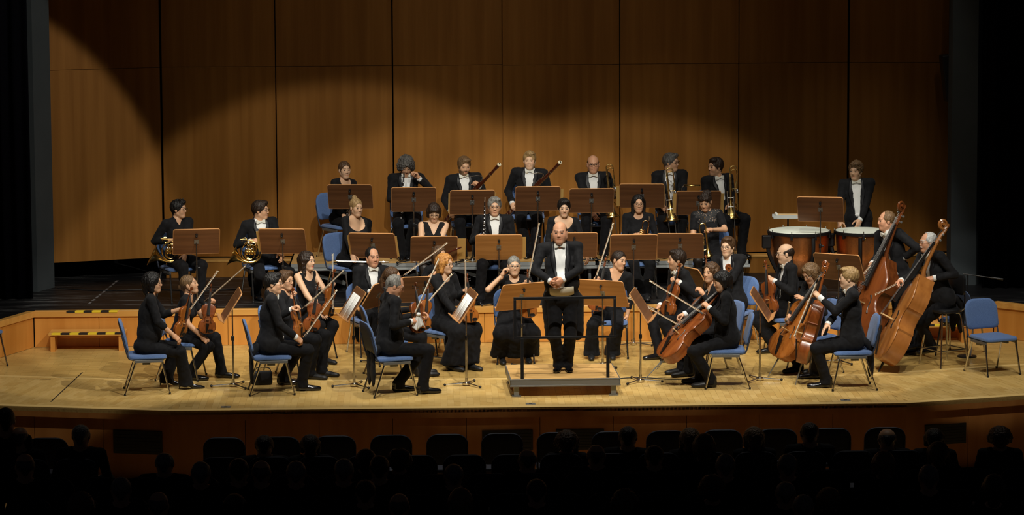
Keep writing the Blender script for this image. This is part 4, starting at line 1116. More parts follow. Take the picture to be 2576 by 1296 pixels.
# ---- a head with face; returns verts, faces, tint
SKINS = {'fair': (.68, .395, .235), 'pale': (.74, .47, .30), 'ruddy': (.67, .345, .205), 'olive': (.58, .36, .22)}
HAIRC = {'black': (.012, .010, .010), 'dark': (.03, .017, .012), 'brown': (.09, .05, .025), 'lightbrown': (.17, .10, .05), 'blond': (.28, .18, .08), 'red': (.40, .17, .05), 'grey': (.22, .21, .19), 'white': (.45, .45, .43), 'saltpepper': (.10, .095, .09)}
def head_parts(c, hl, hf, hu, neck, female, skin, haircol, k=1.0, beard=0, lips=None, smile=0.0, hres=.0056, jowl=0.0, must=0):
    A = np.array((hl, hf, hu)); W = lambda x, y, z: c + k * (hl * x + hf * y + hu * z)
    v = Vol(); g = .92 if female else 1.0
    v.ell(W(0, -.018, .034), np.array((.076, .096, .086)) * k, A, k=0)
    v.ell(W(0, .030, -.028), np.array((.060 * g + jowl, .060, .088)) * k, A, k=.03)
    v.cone(W(0, .052, -.098), W(0, .058, -.094), (.024 * g + jowl * .5) * k, k=.03)
    for s in (-1, 1):
        v.cone(W(s * .050 * g, .0, -.055), W(s * .016, .056, -.097), (.023 * g + jowl) * k, .019 * k, k=.025)
        v.ell(W(s * .034, .052, -.024), np.array((.026, .024, .034)) * k, A, k=.03)
        v.ell(W(s * .0335, .101, .003), np.array((.0190, .0175, .0115)) * k, A, k=.012, op='s')
        v.ell(W(s * .078, -.008, -.008), np.array((.0095, .020, .031)) * k, A, k=.008)
        v.ell(W(s * .0095, .094, -.033), np.array((.0075, .010, .0070)) * k, A, k=.008)
    v.cone(W(-.034, .078, .024), W(.034, .078, .024), (.0125 if not female else .009) * k, k=.012)
    v.cone(W(0, .083, .014), W(0, .100, -.025), .0072 * k, .0095 * k, k=.012)
    v.cone(W(-.020, .079, -.060), W(0, .0865, -.060), .0058 * k, k=.006); v.cone(W(.020, .079, -.060), W(0, .0865, -.060), .0058 * k, k=.006)
    v.cone(W(-.016, .079, -.0705), W(0, .0845, -.071), .0066 * k, k=.006); v.cone(W(.016, .079, -.0705), W(0, .0845, -.071), .0066 * k, k=.006)
    v.box(W(0, .092, -.0655), np.array((.026, .010, .0010)) * k, A, rnd=.0006, k=.003, op='s')
    nr = (.048 if female else .058) * k
    v.cone(W(0, -.030, -.055), neck, nr * .95, nr * 1.12, k=.035)
    if must: v.cone(W(-.022, .088, -.056), W(.022, .088, -.056), .0085 * k, k=.006); v.ell(W(0, .094, -.052), np.array((.022, .010, .009)) * k, A, k=.006)
    V, F = v.mesh(hres)
    # tones of the skin: lips, brows, beard, blush
    P = (V - c) / k @ A.T; x, y, z = P[:, 0], P[:, 1], P[:, 2]
    sk = np.array(SKINS[skin]); T = np.repeat(sk[None], len(V), 0)
    def put(mask, colr): 
        m_ = np.clip(mask, 0, 1)[:, None]; T[:] = T * (1 - m_) + np.array(colr) * m_
    bl = np.exp(-(((np.abs(x) - .040) / .018) ** 2 + ((z + .028) / .020) ** 2)) * (y > .02); put(bl * .35, sk * (1.05, .78, .74))
    put(np.exp(-((x / .012) ** 2 + ((z + .028) / .012) ** 2)) * (y > .09) * .3, sk * (1.05, .80, .76))
    lc = lips if lips is not None else (sk * (.86, .60, .58))
    put((y > .068) * (np.abs(x) < .028) * np.exp(-((z + .066) / .0085) ** 4 - (x / .026) ** 6) * .85, lc)
    hc = np.array(HAIRC.get(haircol, (.05, .03, .02)))
    bz = .030 - 6 * (np.abs(x) - .032) ** 2
    put((y > .055) * (np.abs(x) > .010) * (np.abs(x) < .054) * np.exp(-((z - bz) / .0052) ** 4) * .9, hc * .9 + sk * .08)
    if beard: put(beard * (y > -.01) * ((z < -.045) | ((np.abs(x) > .05) & (z < .0) & (y < .05))) * (z > -.125) * (1 - np.exp(-((z + .066) / .009) ** 4) * (np.abs(x) < .022)), hc)
    if must: put((y > .078) * (np.abs(x) < .030) * np.exp(-((z + .052) / .0075) ** 4), hc)
    parts = [(V, F, T)]
    # eyes, nearly shut-lidded almonds with a dark iris
    for s in (-1, 1):
        ec = W(s * .0325, .0790, .002); n1, n2 = 6, 12; ev = []; et = []; ef = []
        for i in range(n1 + 1):
            th = PI * .62 * i / n1
            for j in range(n2):
                a = 2 * PI * j / n2
                q = np.array((.0140 * math.sin(th) * math.cos(a), .0112 * math.cos(th), .0062 * math.sin(th) * math.sin(a)))
                ev.append(ec + k * (hl * q[0] + hf * q[1] + hu * q[2]))
                et.append((.03, .022, .018) if i <= 3 else (.34, .29, .26) if i <= 4 else tuple(sk * .7))
        for i in range(n1):
            for j in range(n2): ef.append((i * n2 + j, i * n2 + (j + 1) % n2, (i + 1) * n2 + (j + 1) % n2, (i + 1) * n2 + j))
        parts.append((np.array(ev), np.array(ef), np.array(et)))
    return parts
def hair_vol(style, c, hl, hf, hu, k=1.0):
    A = np.array((hl, hf, hu)); W = lambda x, y, z: c + k * (hl * x + hf * y + hu * z); E = lambda *r: np.array(r) * k
    v = Vol(); st = style
    cutface = lambda r=(.070, .085, .105), p=(0, .105, -.035): v.ell(W(*p), E(*r), A, k=.012, op='s')
    if st in ('short', 'shortfull', 'spiky', 'receding', 'thin', 'curlyshort', 'parted'):
        t = {'short': .008, 'shortfull': .014, 'spiky': .014, 'receding': .006, 'thin': .005, 'curlyshort': .018, 'parted': .012}[st]
        v.ell(W(0, -.022, .036), E(.077 + t, .096 + t, .086 + t), A, k=0)
        v.cone(W(0, -.085, .0), W(0, -.075, -.06), .036 * k, .028 * k, k=.03)
        for s in (-1, 1): v.cone(W(s * .072, -.005, .02), W(s * .069, .004, -.018), .014 * k, .008 * k, k=.02)
        if st in ('shortfull', 'parted', 'curlyshort', 'spiky'): v.ell(W(.015, .045, .098), E(.062, .046, .030), A, k=.02)
        if st == 'spiky':
            for i in range(9): v.cone(W(-.05 + .0125 * i, .03 - .02 * (i % 3), .105), W(-.055 + .014 * i, .05 - .03 * (i % 3), .142 - .01 * (i % 2)), .016 * k, .006 * k, k=.01)
        cutface((.074, .082, .100), (0, .108, -.030 if st != 'receding' else .0))
        if st == 'receding': v.ell(W(0, .085, .085), E(.062, .07, .06), A, k=.012, op='s')
        if st == 'thin': v.ell(W(0, .075, .075), E(.060, .07, .06), A, k=.012, op='s')
        v.plane(W(0, 0, -.082), -hu)
        v.noise(*((.010, 150) if st == 'curlyshort' else (.004, 120) if st == 'spiky' else (.0018, 170)))
    elif st == 'fringe':          # bald crown with hair round the sides
        v.ell(W(0, -.024, .024), E(.082, .098, .080), A, k=0); v.cone(W(0, -.088, .0), W(0, -.078, -.055), .030 * k, .024 * k, k=.03)
        cutface((.076, .095, .13), (0, .110, .0)); v.plane(W(0, -.04, .062), nrm(hu * .9 + hf * .35)); v.plane(W(0, 0, -.078), -hu); v.noise(.002, 170)
    elif st in ('bob', 'bobfull', 'wavy', 'longwavy', 'long', 'page', 'bushy'):
        t = {'bob': .014, 'bobfull': .024, 'wavy': .020, 'longwavy': .018, 'long': .012, 'page': .014, 'bushy': .034}[st]
        low = {'bob': -.10, 'bobfull': -.105, 'wavy': -.11, 'longwavy': -.20, 'long': -.20, 'page': -.075, 'bushy': -.05}[st]
        v.ell(W(0, -.020, .036), E(.076 + t, .094 + t, .084 + t), A, k=0)
        v.cone(W(0, -.075, .0), W(0, -.075, low), (.058 + t * .6) * k, (.042 + t * .7) * k, k=.04)
        for s in (-1, 1): v.cone(W(s * (.070 + t * .25), -.012, .015), W(s * (.066 + t * .5), -.008, low + .015), (.024 + t * .5) * k, (.018 + t * .6) * k, k=.03)
        if st in ('page', 'bob'): v.ell(W(0, .062, .062), E(.062, .030, .034), A, k=.02)
        v.ell(W(0, .110, -.040), E(.064, .082, .098), A, k=.010, op='s')
        if st in ('long', 'longwavy', 'wavy', 'bobfull'): v.ell(W(0, .122, .025), E(.060, .075, .070), A, k=.012, op='s')
        v.noise(*({'wavy': (.006, 90), 'longwavy': (.007, 75), 'bobfull': (.0045, 80), 'bushy': (.012, 110)}.get(st, (.003, 120))))
    elif st in ('bun', 'lowbun', 'pony', 'updo'):
        t = .008
        v.ell(W(0, -.020, .036), E(.076 + t, .094 + t, .086 + t), A, k=0)
        if st == 'bun': v.ell(W(0, -.055, .135), E(.034, .034, .026), A, k=.015); v.cone(W(0, -.03, .10), W(0, -.05, .125), .026 * k, k=.02)
        if st == 'lowbun': v.ell(W(0, -.125, -.005), E(.032, .028, .030), A, k=.015)
        if st == 'pony': v.cone(W(0, -.11, .03), W(0, -.15, -.05), .026 * k, .026 * k, k=.02); v.cone(W(0, -.15, -.05), W(0, -.13, -.17), .026 * k, .012 * k, k=.02)
        if st == 'updo': v.ell(W(.02, -.06, .105), E(.062, .055, .042), A, k=.02); v.ell(W(0, .066, .068), E(.064, .028, .034), A, k=.02); v.ell(W(0, -.10, .03), E(.05, .045, .05), A, k=.02)
        v.cone(W(0, -.085, .0), W(0, -.085, -.045), .036 * k, .026 * k, k=.03)
        v.ell(W(0, .108, -.030), E(.076, .084, .094 if st == 'updo' else .108), A, k=.010, op='s'); v.plane(W(0, 0, -.19 if st == 'pony' else -.075), -hu)
        v.noise(*((.009, 120) if st == 'updo' else (.0025, 150)))
    return v
def glasses(c, hl, hf, hu, parent, origin, k=1.0, metal=True, r=.0017):
    W = lambda x, y, z: c + k * (hl * x + hf * y + hu * z) - np.array(origin)
    e = MB()
    for s in (-1, 1):
        ring = []
        for i in range(16):
            a = 2 * PI * i / 16; cx, sx = math.cos(a), math.sin(a); p = 2.6
            ring.append(W(s * .0335 + .0245 * math.copysign(abs(cx) ** (2 / p), cx), .101 - .02 * abs(s * .0335 + .0245 * cx) , .002 + .0165 * math.copysign(abs(sx) ** (2 / p), sx)))
        e.tube(ring, r, 6, closed=True)
        e.tube([W(s * .058, .098, .008), W(s * .077, .07, .008), W(s * .083, .0, .006), W(s * .080, -.02, -.004)], r, 6)
    e.tube([W(-.010, .101, .005), W(0, .104, .008), W(.010, .101, .005)], r, 6)
    return e.build('glasses', 'glasses_metal' if metal else 'glasses_dark', parent)

# ---- shoes, made once
def shoe_vol(female, heel):
    v = Vol()
    if heel:
        v.cone((0, .03, .085), (0, -.10, .028), .030, .026, k=.03); v.ell((0, -.145, .020), (.034, .060, .022), k=.03); v.ell((0, -.195, .014), (.020, .035, .013), k=.02); v.cone((0, .05, .085), (0, .055, .06), .030, .024, k=.02)
        v.cone((0, .065, .07), (0, .070, .004), .013, .006, k=.01)
    else:
        v.ell((0, .035, .042), (.036, .045, .044), k=.02); v.ell((0, -.045, .036), (.040, .085, .036), k=.03); v.ell((0, -.135, .028), (.043, .070, .030), k=.03); v.ell((0, -.185, .024), (.032, .040, .023), k=.02)
        v.cone((0, .03, .06), (0, .03, .10), .042, .046, k=.02)
    v.plane((0, 0, .0015), (0, 0, -1))
    return v
SHOES = {}
for key, (fm, hl_, mt_) in {'man': (0, 0, 'shoe_black'), 'flat': (1, 0, 'shoe_matt'), 'heel': (1, 1, 'shoe_black')}.items():
    V, F = shoe_vol(fm, hl_).mesh(.008); ob = np_mesh('shoe', V, F, mt_); SHOES[key] = ob.data; bpy.data.objects.remove(ob)

def drape(vol_mesh_pts, name): pass

CH, BH, HH = .0150, .020, .0070       # grid of clothing, of the covered body, of hair
def person(s):
    """s: hip (x, y), z floor, seat height, face, head top, head yaw/pitch/tilt, hands, feet, clothes ..."""
    fem = s.get('fem', False); fat = s.get('fat', 0.0); zb = s['z']; seat = s.get('seat', .445); k = s.get('k', .94 if fem else 1.0)
    d = ydir(s['face']); l = np.cross(UP, d); stand = s.get('stand', False)
    org = np.array((s['hip'][0], s['hip'][1], zb))
    root = empty('person', org, 0, s['label'], 'person', s.get('group'))
    hipz = zb + (s.get('legh', .86) if stand else seat + .085)
    Hc = np.array((s['hip'][0], s['hip'][1], hipz))
    # head frame
    hf0 = ydir(s.get('hyaw', s['face'])); hl = np.cross(UP, hf0)
    hf = rot_axis(hf0, hl, -s.get('hpitch', 0)); hu = np.cross(hf, hl) * -1
    hu = np.cross(hl, hf); hu = hu if hu[2] > 0 else -hu
    if s.get('htilt'): hu = rot_axis(hu, hf, s['htilt']); hl = rot_axis(hl, hf, s['htilt'])
    hk = s.get('hk', .95 if fem else 1.0)
    hc = np.array(s['head'], float) - hu * (.122 * hk + s.get('hairup', .012))
    N = hc - hu * .118 * hk * .6 - UP * .055 - hf0 * .030 + d * .0
    N = N - hf * 0.0
    t = nrm(N - Hc); lt = nrm(l - t * (l @ t)); ft = np.cross(lt, t); TA = np.array((lt, ft, t)); TL = np.linalg.norm(N - Hc)
    tw = s.get('twist', 0)
    ls = rot_axis(lt, t, tw)
    sw = (.158 if fem else .184) * k / (.94 if fem else 1.0) + fat * .35
    C = Hc + t * TL * .60; B = Hc + t * TL * .28 + ft * .008
    sd_ = .055 if fem else .046
    sh = {1: N - t * sd_ + ls * sw, -1: N - t * sd_ - ls * sw}
    if s.get('shdrop'): sh[1] = sh[1] + UP * s['shdrop']; sh[-1] = sh[-1] - UP * s['shdrop']
    ua, fa = .283 * k, .252 * k
    # arms
    arm = {}
    for side, key in ((1, 'lh'), (-1, 'rh')):
        tg = s.get(key)
        if tg is None: tg = Hc + d * .26 + l * side * .10 + UP * .06
        tg = np.array(tg, float)
        pole = s.get(key + 'p')
        pole = (l * pole[0] + d * pole[1] + UP * pole[2]) if pole is not None else (-UP * 1.0 + l * side * .48 - d * .45)
        el, hp = ik(sh[side], tg, ua, fa + .075 * k, pole)
        fd = nrm(hp - el); wr = el + fd * fa
        arm[side] = (el, wr, fd, key)
    # legs
    th_, sn = .435 * k, .425 * k
    leg = {}
    for side, key in ((1, 'lf'), (-1, 'rf')):
        hj = Hc + l * side * .088 - UP * .0
        ft_ = s.get(key)
        if ft_ is None:
            ft_ = Hc + l * side * (.10 if not stand else .09) + d * (.40 if not stand else .02); 
        an = np.array((ft_[0], ft_[1], (ft_[2] if len(ft_) > 2 and key in s else zb) + .085))
        kp = s.get(key + 'p'); pole = (d * .9 + UP * .6 + l * side * .15) if kp is None else (l * kp[0] + d * kp[1] + UP * kp[2])
        kn, an = ik(hj, an, th_, sn, pole)
        if not stand and kn[2] < zb + .40: kn = kn + UP * (zb + .40 - kn[2]) * .7
        leg[side] = (hj, kn, an)
    parts = head_parts(hc, hl, hf, hu, N - t * .02, fem, s.get('skin', 'fair'), s.get('hairc', 'brown'), hk, s.get('beard', 0), s.get('lips'), jowl=s.get('jowl', 0.0), must=s.get('must', 0), hres=s.get('hres', .0056))
    sk = np.array(SKINS[s.get('skin', 'fair')])
    # covered (or bare) body
    outfit = s['wear']; bare = s.get('bare', False)
    def torso(v, g, gy=0.0, kk=.05):
        v.ell(Hc, (.160 * k + g + fat * .5, .112 * k + g, .125), TA, k=0)
        v.ell(B + ft * fat * .55, (.128 * k + g + fat, .098 * k + g + fat, .17), TA, k=kk)
        v.ell(C, (.146 * k + g + fat * .4, .098 * k + g + fat * .4 + gy, .185), TA, k=kk)
        v.cone(sh[1] - t * .012 - ls * .03, sh[-1] - t * .012 + ls * .03, .052 * k + g * .5, k=kk)
        for q in (1, -1): v.cone(N - t * .012, sh[q] + t * .010, .046 * k + g * .3, .034 * k + g * .6, k=.03)
        if fem:
            for q in (1, -1): v.ell(C + ft * (.070 + g) + lt * q * .068 - t * .015, (.062, .058, .062), TA, k=.03)
    def arms(v, r, cut=1.0, kk=.02, g=0):
        for q in (1, -1):
            el, wr, fd, _ = arm[q]
            v.cone(sh[q], el, r[0] + g, r[1] + g, k=kk)
            if cut > 0: v.cone(el, el + (wr - el) * cut, r[1] + g, r[1] + (r[2] - r[1]) * cut + g, k=.012)
    def legs(v, r, kk=.03):
        for q in (1, -1):
            hj, kn, an = leg[q]
            v.cone(hj, kn, r[0], r[1], k=kk); v.cone(kn, an, r[1] * .97, r[2], k=.02)
    bv = Vol(); torso(bv, -.008); arms(bv, (.046 * k, .038 * k, .026 * k)); legs(bv, (.070, .052, .034))
    bv.cone(N - t * .05, N + t * .02, .052 * k, k=.03)
    bh = .011 if bare else BH
    V, F = bv.mesh(bh); parts.append((V, F, np.repeat(sk[None] * (1, .98, .96), len(V), 0)))
    for q in (1, -1):
        el, wr, fd, key = arm[q]
        hd = s.get(key + 'd'); hd = nrm(fd * .75 + np.array(hd, float)) if hd is not None else fd
        pn = s.get(key + 'n'); pn = np.array(pn, float) if pn is not None else (-UP * .8 - l * q * .55 + d * .1)
        if abs(nrm(pn) @ nrm(hd)) > .93: pn = -l * q + d * .2
        cu = {'relax': (22, 28, 18), 'flat': (8, 10, 6), 'grip': (58, 72, 45), 'fist': (75, 85, 55), 'spread': (12, 18, 10), 'hold': (42, 48, 30)}[s.get(key + 'c', 'relax')]
        hv = hand_vol(wr, hd, pn, q > 0, cu, 9 if s.get(key + 'c') == 'spread' else 3, .93 if fem else 1.03, .9 if s.get(key + 'c') in ('grip', 'fist', 'hold') else .3)
        V, F = hv.mesh(.0054); parts.append((V, F, np.repeat((sk * (1.0, .93, .90))[None], len(V), 0)))
    V, F, T = join_arrays(parts)
    np_mesh('body', V, F, 'skin', root, org, T)
    # hair
    if s.get('hair') and s['hair'] != 'bald': vol_obj(hair_vol(s['hair'], hc, hl, hf, hu, hk), HH, 'hair', 'hair_' + s['hairc'], root, org)
    if s.get('specs'): glasses(hc, hl, hf, hu, root, org, hk, s['specs'] == 'metal', .0020 if s['specs'] != 'metal' else .0016)
    TLW = lambda a, b, c_: Hc + lt * a + ft * b + t * c_
    cloth = s.get('cloth', 'black_cloth')
    sl = s.get('sleeve', 1.0)         # forearm share covered
    armr = (.057 * k, .047 * k, .039 * k)
    if outfit in ('tails', 'jacket', 'openshirt'):
        g = .022
        j = Vol(); torso(j, g); arms(j, tuple(np.array(armr) * 1.06), .84)
        if not stand: j.ell(Hc + t * .06, (.178 * k + fat * .8, .142 * k + fat * .8, .13), TA, k=.05)
        for q in (1, -1): j.cone(sh[q] + t * .006 - ls * q * .03, sh[q] + t * .004 + ls * q * .004, .050 * k, .050 * k, k=.03)
        # opening at the front: a V from the collar to the button
        vb = s.get('vbot', .20); top = TL - .01
        wb = .030 * k; wt = .060 * k + fat * .12; p0 = TLW(wb, 0, vb); p0b = TLW(-wb, 0, vb)
        for_ = ft
        a1 = TLW(wt, .0, top) - p0; n1 = np.cross(a1, ft); n1 = n1 if n1 @ lt > 0 else -n1
        a2 = TLW(-wt, .0, top) - p0b; n2 = np.cross(a2, ft); n2 = n2 if n2 @ lt < 0 else -n2
        j.wedge([(p0, n1), (p0b, n2), (TLW(0, .01, 0), -ft), (TLW(0, 0, vb), -t)])
        if stand: j.wedge([(TLW(0, 0, vb - .02), t), (TLW(.08 + fat, 0, 0), lt), (TLW(-.08 - fat, 0, 0), -lt), (TLW(0, .02, 0), -ft)])
        j.cone(N + t * .008 - ft * .012, N + t * .026 - ft * .014, .066 * k, .061 * k, k=.012)
        j.wedge([(TLW(.060, 0, 0), lt), (TLW(-.060, 0, 0), -lt), (TLW(0, .012, 0), -ft), (TLW(0, 0, TL * .8), -t)])
        j.ell(N + t * .06, (.054 * k, .056 * k, .10), TA, k=.004, op='s')
        if stand:     # skirts of the tailcoat behind
            for q in (1, -1): j.cone(TLW(q * (.10 + fat * .9), -.06, -.05), TLW(q * (.085 + fat * 1.1), -.09, -.44), .075 + fat * .35, .055 + fat * .4, k=.04)
            j.ell(TLW(0, -.02, .02), (.175, .125, .12), TA, k=.04)
            j.wedge([(TLW(0, .03, 0), -ft), (TLW(0, 0, -.02), t)])
        j.noise(.0055, 42, s['hip'][0] * 3); j.noise(.0025, 95, s['hip'][1] * 3)
        jV, jF = j.mesh(CH); np_mesh('jacket', jV, jF, cloth, root, org)
        # lapels: satin strips laid on the jacket along the opening
        from mathutils.bvhtree import BVHTree
        tree = BVHTree.FromPolygons([tuple(p) for p in jV.tolist()], [tuple(f_) for f_ in jF.tolist()])
        for q in (1, -1):
            lp = MB(); NU, NV = 12, 4; ok_ = True
            for i in range(NU + 1):
                u = i / NU; h_ = vb + .015 + (top + .012 - vb) * u; we = wb + (wt - wb) * (h_ - vb) / (top - vb)
                wd = .062 * min(1, (u / .62)) if u < .66 else .062 - .045 * (u - .66) / .34
                for jn in range(NV + 1):
                    w_ = we + .002 + wd * jn / NV
                    hit = tree.ray_cast(Vector(TLW(q * w_, .098 * k + g + fat * 1.2 + .035, h_)), Vector(-ft), .4)
                    p_ = np.array(hit[0]) if hit[0] is not None else None
                    if p_ is None: p_ = np.array(lp.v[-1]) + org if lp.v else TLW(q * w_, .1, h_)
                    lp.v.append(tuple(p_ + ft * .0055 - org))
            for i in range(NU):
                for jn in range(NV):
                    z_ = i * (NV + 1) + jn; f_ = (z_, z_ + 1, z_ + NV + 2, z_ + NV + 1); lp.f.append(f_ if q > 0 else f_[::-1])
            lp.build('lapel', 'satin', root, solid=.005)
        sv = Vol(); torso(sv, .006); sv.cone(N - t * .02, N + t * .040 + hf0 * .006, .060 * k, .0565 * k, k=.01)
        sv.plane(TLW(0, -.0, 0), -ft); sv.plane(TLW(0, 0, max(.05, vb - .10)), -t)
        sv.plane(TLW(.095 * k, 0, 0), lt); sv.plane(TLW(-.095 * k, 0, 0), -lt)
        sv.plane(N + t * .046 + hf0 * .05, nrm(t - ft * .25))
        sv.ell(N + t * .065, (.050 * k, .052 * k, .06), TA, k=.0, op='s')
        sV, sF = sv.mesh(.012); np_mesh('shirt', sV, sF, s.get('shirt', 'white_shirt'), root, org)
        for q in (1, -1):
            el, wr, fd, _ = arm[q]
            MB().tube([wr - fd * .05 - org, wr - fd * .010 - org, wr + fd * .010 - org, wr + fd * .014 - org], [.035 * k, .0365 * k, .0365 * k, .033 * k], 14).build('shirt_cuff', 'white_shirt', root)
        if outfit == 'tails':
            tr2 = BVHTree.FromPolygons([tuple(p) for p in sV.tolist()], [tuple(f_) for f_ in sF.tolist()])
            hit = tr2.ray_cast(Vector(N - t * .020 + ft * .4), Vector(-ft), .6)
            b0 = (np.array(hit[0]) if hit[0] is not None else N - t * .020 + ft * .08) + ft * .016
            bt = MB(); ax_ = np.stack((lt, t, ft))
            def bw(x, y, z): return b0 + lt * x + t * y + ft * z - org
            for q in (1, -1):
                prof = [(.006, .011, .008), (.020, .016, .010), (.042, .027, .009), (.060, .026, .004)]
                n0 = len(bt.v)
                for (x, hh_, dd) in prof:
                    for (yy, zz) in ((-hh_, -dd), (hh_, -dd), (hh_ * .9, dd), (-hh_ * .9, dd)): bt.v.append(tuple(bw(q * x, yy, zz)))
                for i in range(3):
                    for jn in range(4): f_ = (n0 + i * 4 + jn, n0 + i * 4 + (jn + 1) % 4, n0 + (i + 1) * 4 + (jn + 1) % 4, n0 + (i + 1) * 4 + jn); bt.f.append(f_ if q > 0 else f_[::-1])
                bt.f.append(tuple(n0 + 12 + jn for jn in range(4))); bt.f.append(tuple(n0 + jn for jn in range(4))[::-1])
            bt.build('bow_tie', s.get('tie', 'ivory_satin'), root, bevel=.003)
            kn_ = MB(); kn_.ball(bw(0, 0, .004), (.011, .012), 10, 6, tuple(t)); kn_.build('bow_tie_knot', s.get('tie', 'ivory_satin'), root)
            wv = Vol(); wv.ell(B - t * .055 + ft * fat * .55, (.140 * k + fat + .008, .112 * k + fat + .012, .12), TA, k=0); wv.plane(TLW(0, .0, 0), -ft); wv.plane(TLW(0, 0, vb + .035), t); wv.plane(TLW(0, 0, -.03 if stand else max(.03, vb - .12)), -t)
            ww = .085 + fat; wv.plane(TLW(ww, 0, 0), lt); wv.plane(TLW(-ww, 0, 0), -lt)
            vol_obj(wv, .009, 'waistcoat', s.get('waistcoat', 'white_shirt'), root, org)
        if not stand and s.get('tail', True):
            tv = Vol()
            for q in (1, -1):
                a_ = Hc - d * .13 + l * q * .07 + UP * .02; b_ = Hc - d * .20 + l * q * .075 - UP * .05
                tv.cone(a_, b_, .045, .040, k=.03); 
                tv.ell(b_ - UP * .18 - d * .012, (.070, .022, .20), (l, d, UP), k=.04)
            tv.noise(.004, 40); vol_obj(tv, CH, 'coat_tail', cloth, root, org)
    else:
        g = s.get('loose', .011)
        j = Vol(); torso(j, g)
        if sl >= 0: arms(j, tuple(np.array(armr) * (.90 if s.get('tight', True) else 1.08)), min(sl, .86))
        else:
            for q in (1, -1):
                if sl > -2: j.cone(sh[q], sh[q] + (arm[q][0] - sh[q]) * (sl + 1), .058 * k, .054 * k, k=.02)
        if s.get('neckline', 'scoop') == 'scoop':
            r_ = s.get('scoop', .085); j.ell(N + ft * .075 + t * (.012 - r_ * .35), (r_ * .95, .10, r_), TA, k=.004, op='s'); j.ell(N + t * .045, (.080, .085, .062), TA, k=.01, op='s')
        elif s['neckline'] == 'v':
            p0 = TLW(0, 0, TL - .20); wt = .085
            a1 = TLW(wt, 0, TL) - p0; n1 = np.cross(a1, ft); n1 = n1 if n1 @ lt > 0 else -n1
            a2 = TLW(-wt, 0, TL) - p0; n2 = np.cross(a2, ft); n2 = n2 if n2 @ lt < 0 else -n2
            j.wedge([(p0, n1), (p0, n2), (TLW(0, -.02, 0), -ft)]); j.ell(N + t * .04, (.075, .080, .06), TA, k=.01, op='s')
        elif s['neckline'] == 'collar':
            j.cone(N - t * .01, N + t * .045, .066 * k, .060 * k, k=.012); j.ell(N + t * .07, (.052, .054, .07), TA, k=.004, op='s')
            p0 = TLW(0, 0, TL - .09); wt = .05
            a1 = TLW(wt, 0, TL + .03) - p0; n1 = np.cross(a1, ft); n1 = n1 if n1 @ lt > 0 else -n1
            a2 = TLW(-wt, 0, TL + .03) - p0; n2 = np.cross(a2, ft); n2 = n2 if n2 @ lt < 0 else -n2
            j.wedge([(p0, n1), (p0, n2), (TLW(0, .02, 0), -ft)])
        if sl <= -2:     # sleeveless: cut the arm holes
            for q in (1, -1):
                j.ell(sh[q] + ls * q * .045 - t * .03, (.075, .12, .13), TA, k=.004, op='s')
            j.plane(TLW(0, 0, TL - .012), t)
        j.noise(.0042, 46, s['hip'][0] * 3)
        vol_obj(j, CH if not bare else .012, s.get('topname', 'top'), cloth, root, org)
        if s.get('cardigan'):
            cg = Vol(); torso(cg, .022); arms(cg, tuple(np.array(armr) * 1.08), .72)
            cg.ell(Hc + UP * .0, (.185, .145, .11), TA, k=.04)
            for q in (1,): cg.wedge([(TLW(.065, 0, 0), lt), (TLW(-.065, 0, 0), -lt), (TLW(0, .02, 0), -ft)])
            cg.ell(N + t * .03, (.085, .09, .06), TA, k=.01, op='s'); cg.noise(.004, 36)
            vol_obj(cg, CH, 'cardigan', 'black_cloth', root, org)
        if s.get('lacetop'):
            lv = Vol(); torso(lv, .016); arms(lv, tuple(np.array(armr) * .97), 0.0)
            lv.plane(TLW(0, 0, TL - .17), -t); lv.ell(N + t * .03, (.085, .09, .055), TA, k=.01, op='s')
            vol_obj(lv, .012, 'lace_yoke', 'lace', root, org)
    # legs
    lw = s.get('legwear', 'trousers'); shoe = s.get('shoe', 'flat' if fem else 'man')
    if lw == 'trousers':
        v = Vol(); wd = s.get('wide', 1.0)
        v.ell(Hc - UP * .005, (.172 * k + fat * .5, .128 * k + fat * .4, .115), TA if not stand else (l, d, UP), k=0)
        for q in (1, -1):
            hj, kn, an = leg[q]
            v.cone(hj, kn, .092 * k, .072 * k, k=.035); v.cone(kn, an + UP * .02, .071 * k, .062 * k * wd, k=.02)
            v.cone(an + UP * .02, an - UP * .028 + d * .008, .062 * k * wd, .068 * k * wd, k=.01)
            v.plane(an - UP * .050, -UP) if q == -1 and abs(leg[1][2][2] - leg[-1][2][2]) < .03 else None
        v.noise(.0055, 40, s['hip'][0]); v.noise(.002, 90, 2.0); vol_obj(v, CH, 'trousers', 'black_trouser', root, org)
    elif lw == 'skirt':
        v = Vol(); v.ell(Hc, (.185, .14, .12), TA, k=0)
        kn = (leg[1][1] + leg[-1][1]) / 2; an = (leg[1][2] + leg[-1][2]) / 2; hem = an - UP * .01
        for q in (1, -1):
            v.cone(leg[q][0], leg[q][1], .105, .090, k=.06); v.cone(leg[q][1], leg[q][2] - UP * .0 + l * q * .05, .088, .095, k=.06)
        v.cone(Hc + d * .15 - UP * .02, kn, .115, .10, k=.06); v.cone(kn - UP * .05, hem + d * .02, .10, .13, k=.06)
        v.cone(Hc - UP * .05 + d * .1, hem - d * .05, .11, .10, k=.06)
        v.plane(np.array((0, 0, zb + .075)), -UP); v.noise(.008, 34, 1.0); vol_obj(v, CH, 'skirt', 'black_trouser', root, org)
    elif lw == 'kneeskirt':
        v = Vol(); v.ell(Hc, (.17, .125, .11), TA, k=0)
        for q in (1, -1): v.cone(leg[q][0], leg[q][0] * .12 + leg[q][1] * .88, .090, .076, k=.06)
        vol_obj(v, CH, 'skirt', 'black_trouser', root, org)
        tg_ = Vol()
        for q in (1, -1): tg_.cone(leg[q][0] * .3 + leg[q][1] * .7, leg[q][1], .062, .056, k=.01); tg_.cone(leg[q][1], leg[q][2], .054, .036, k=.02)
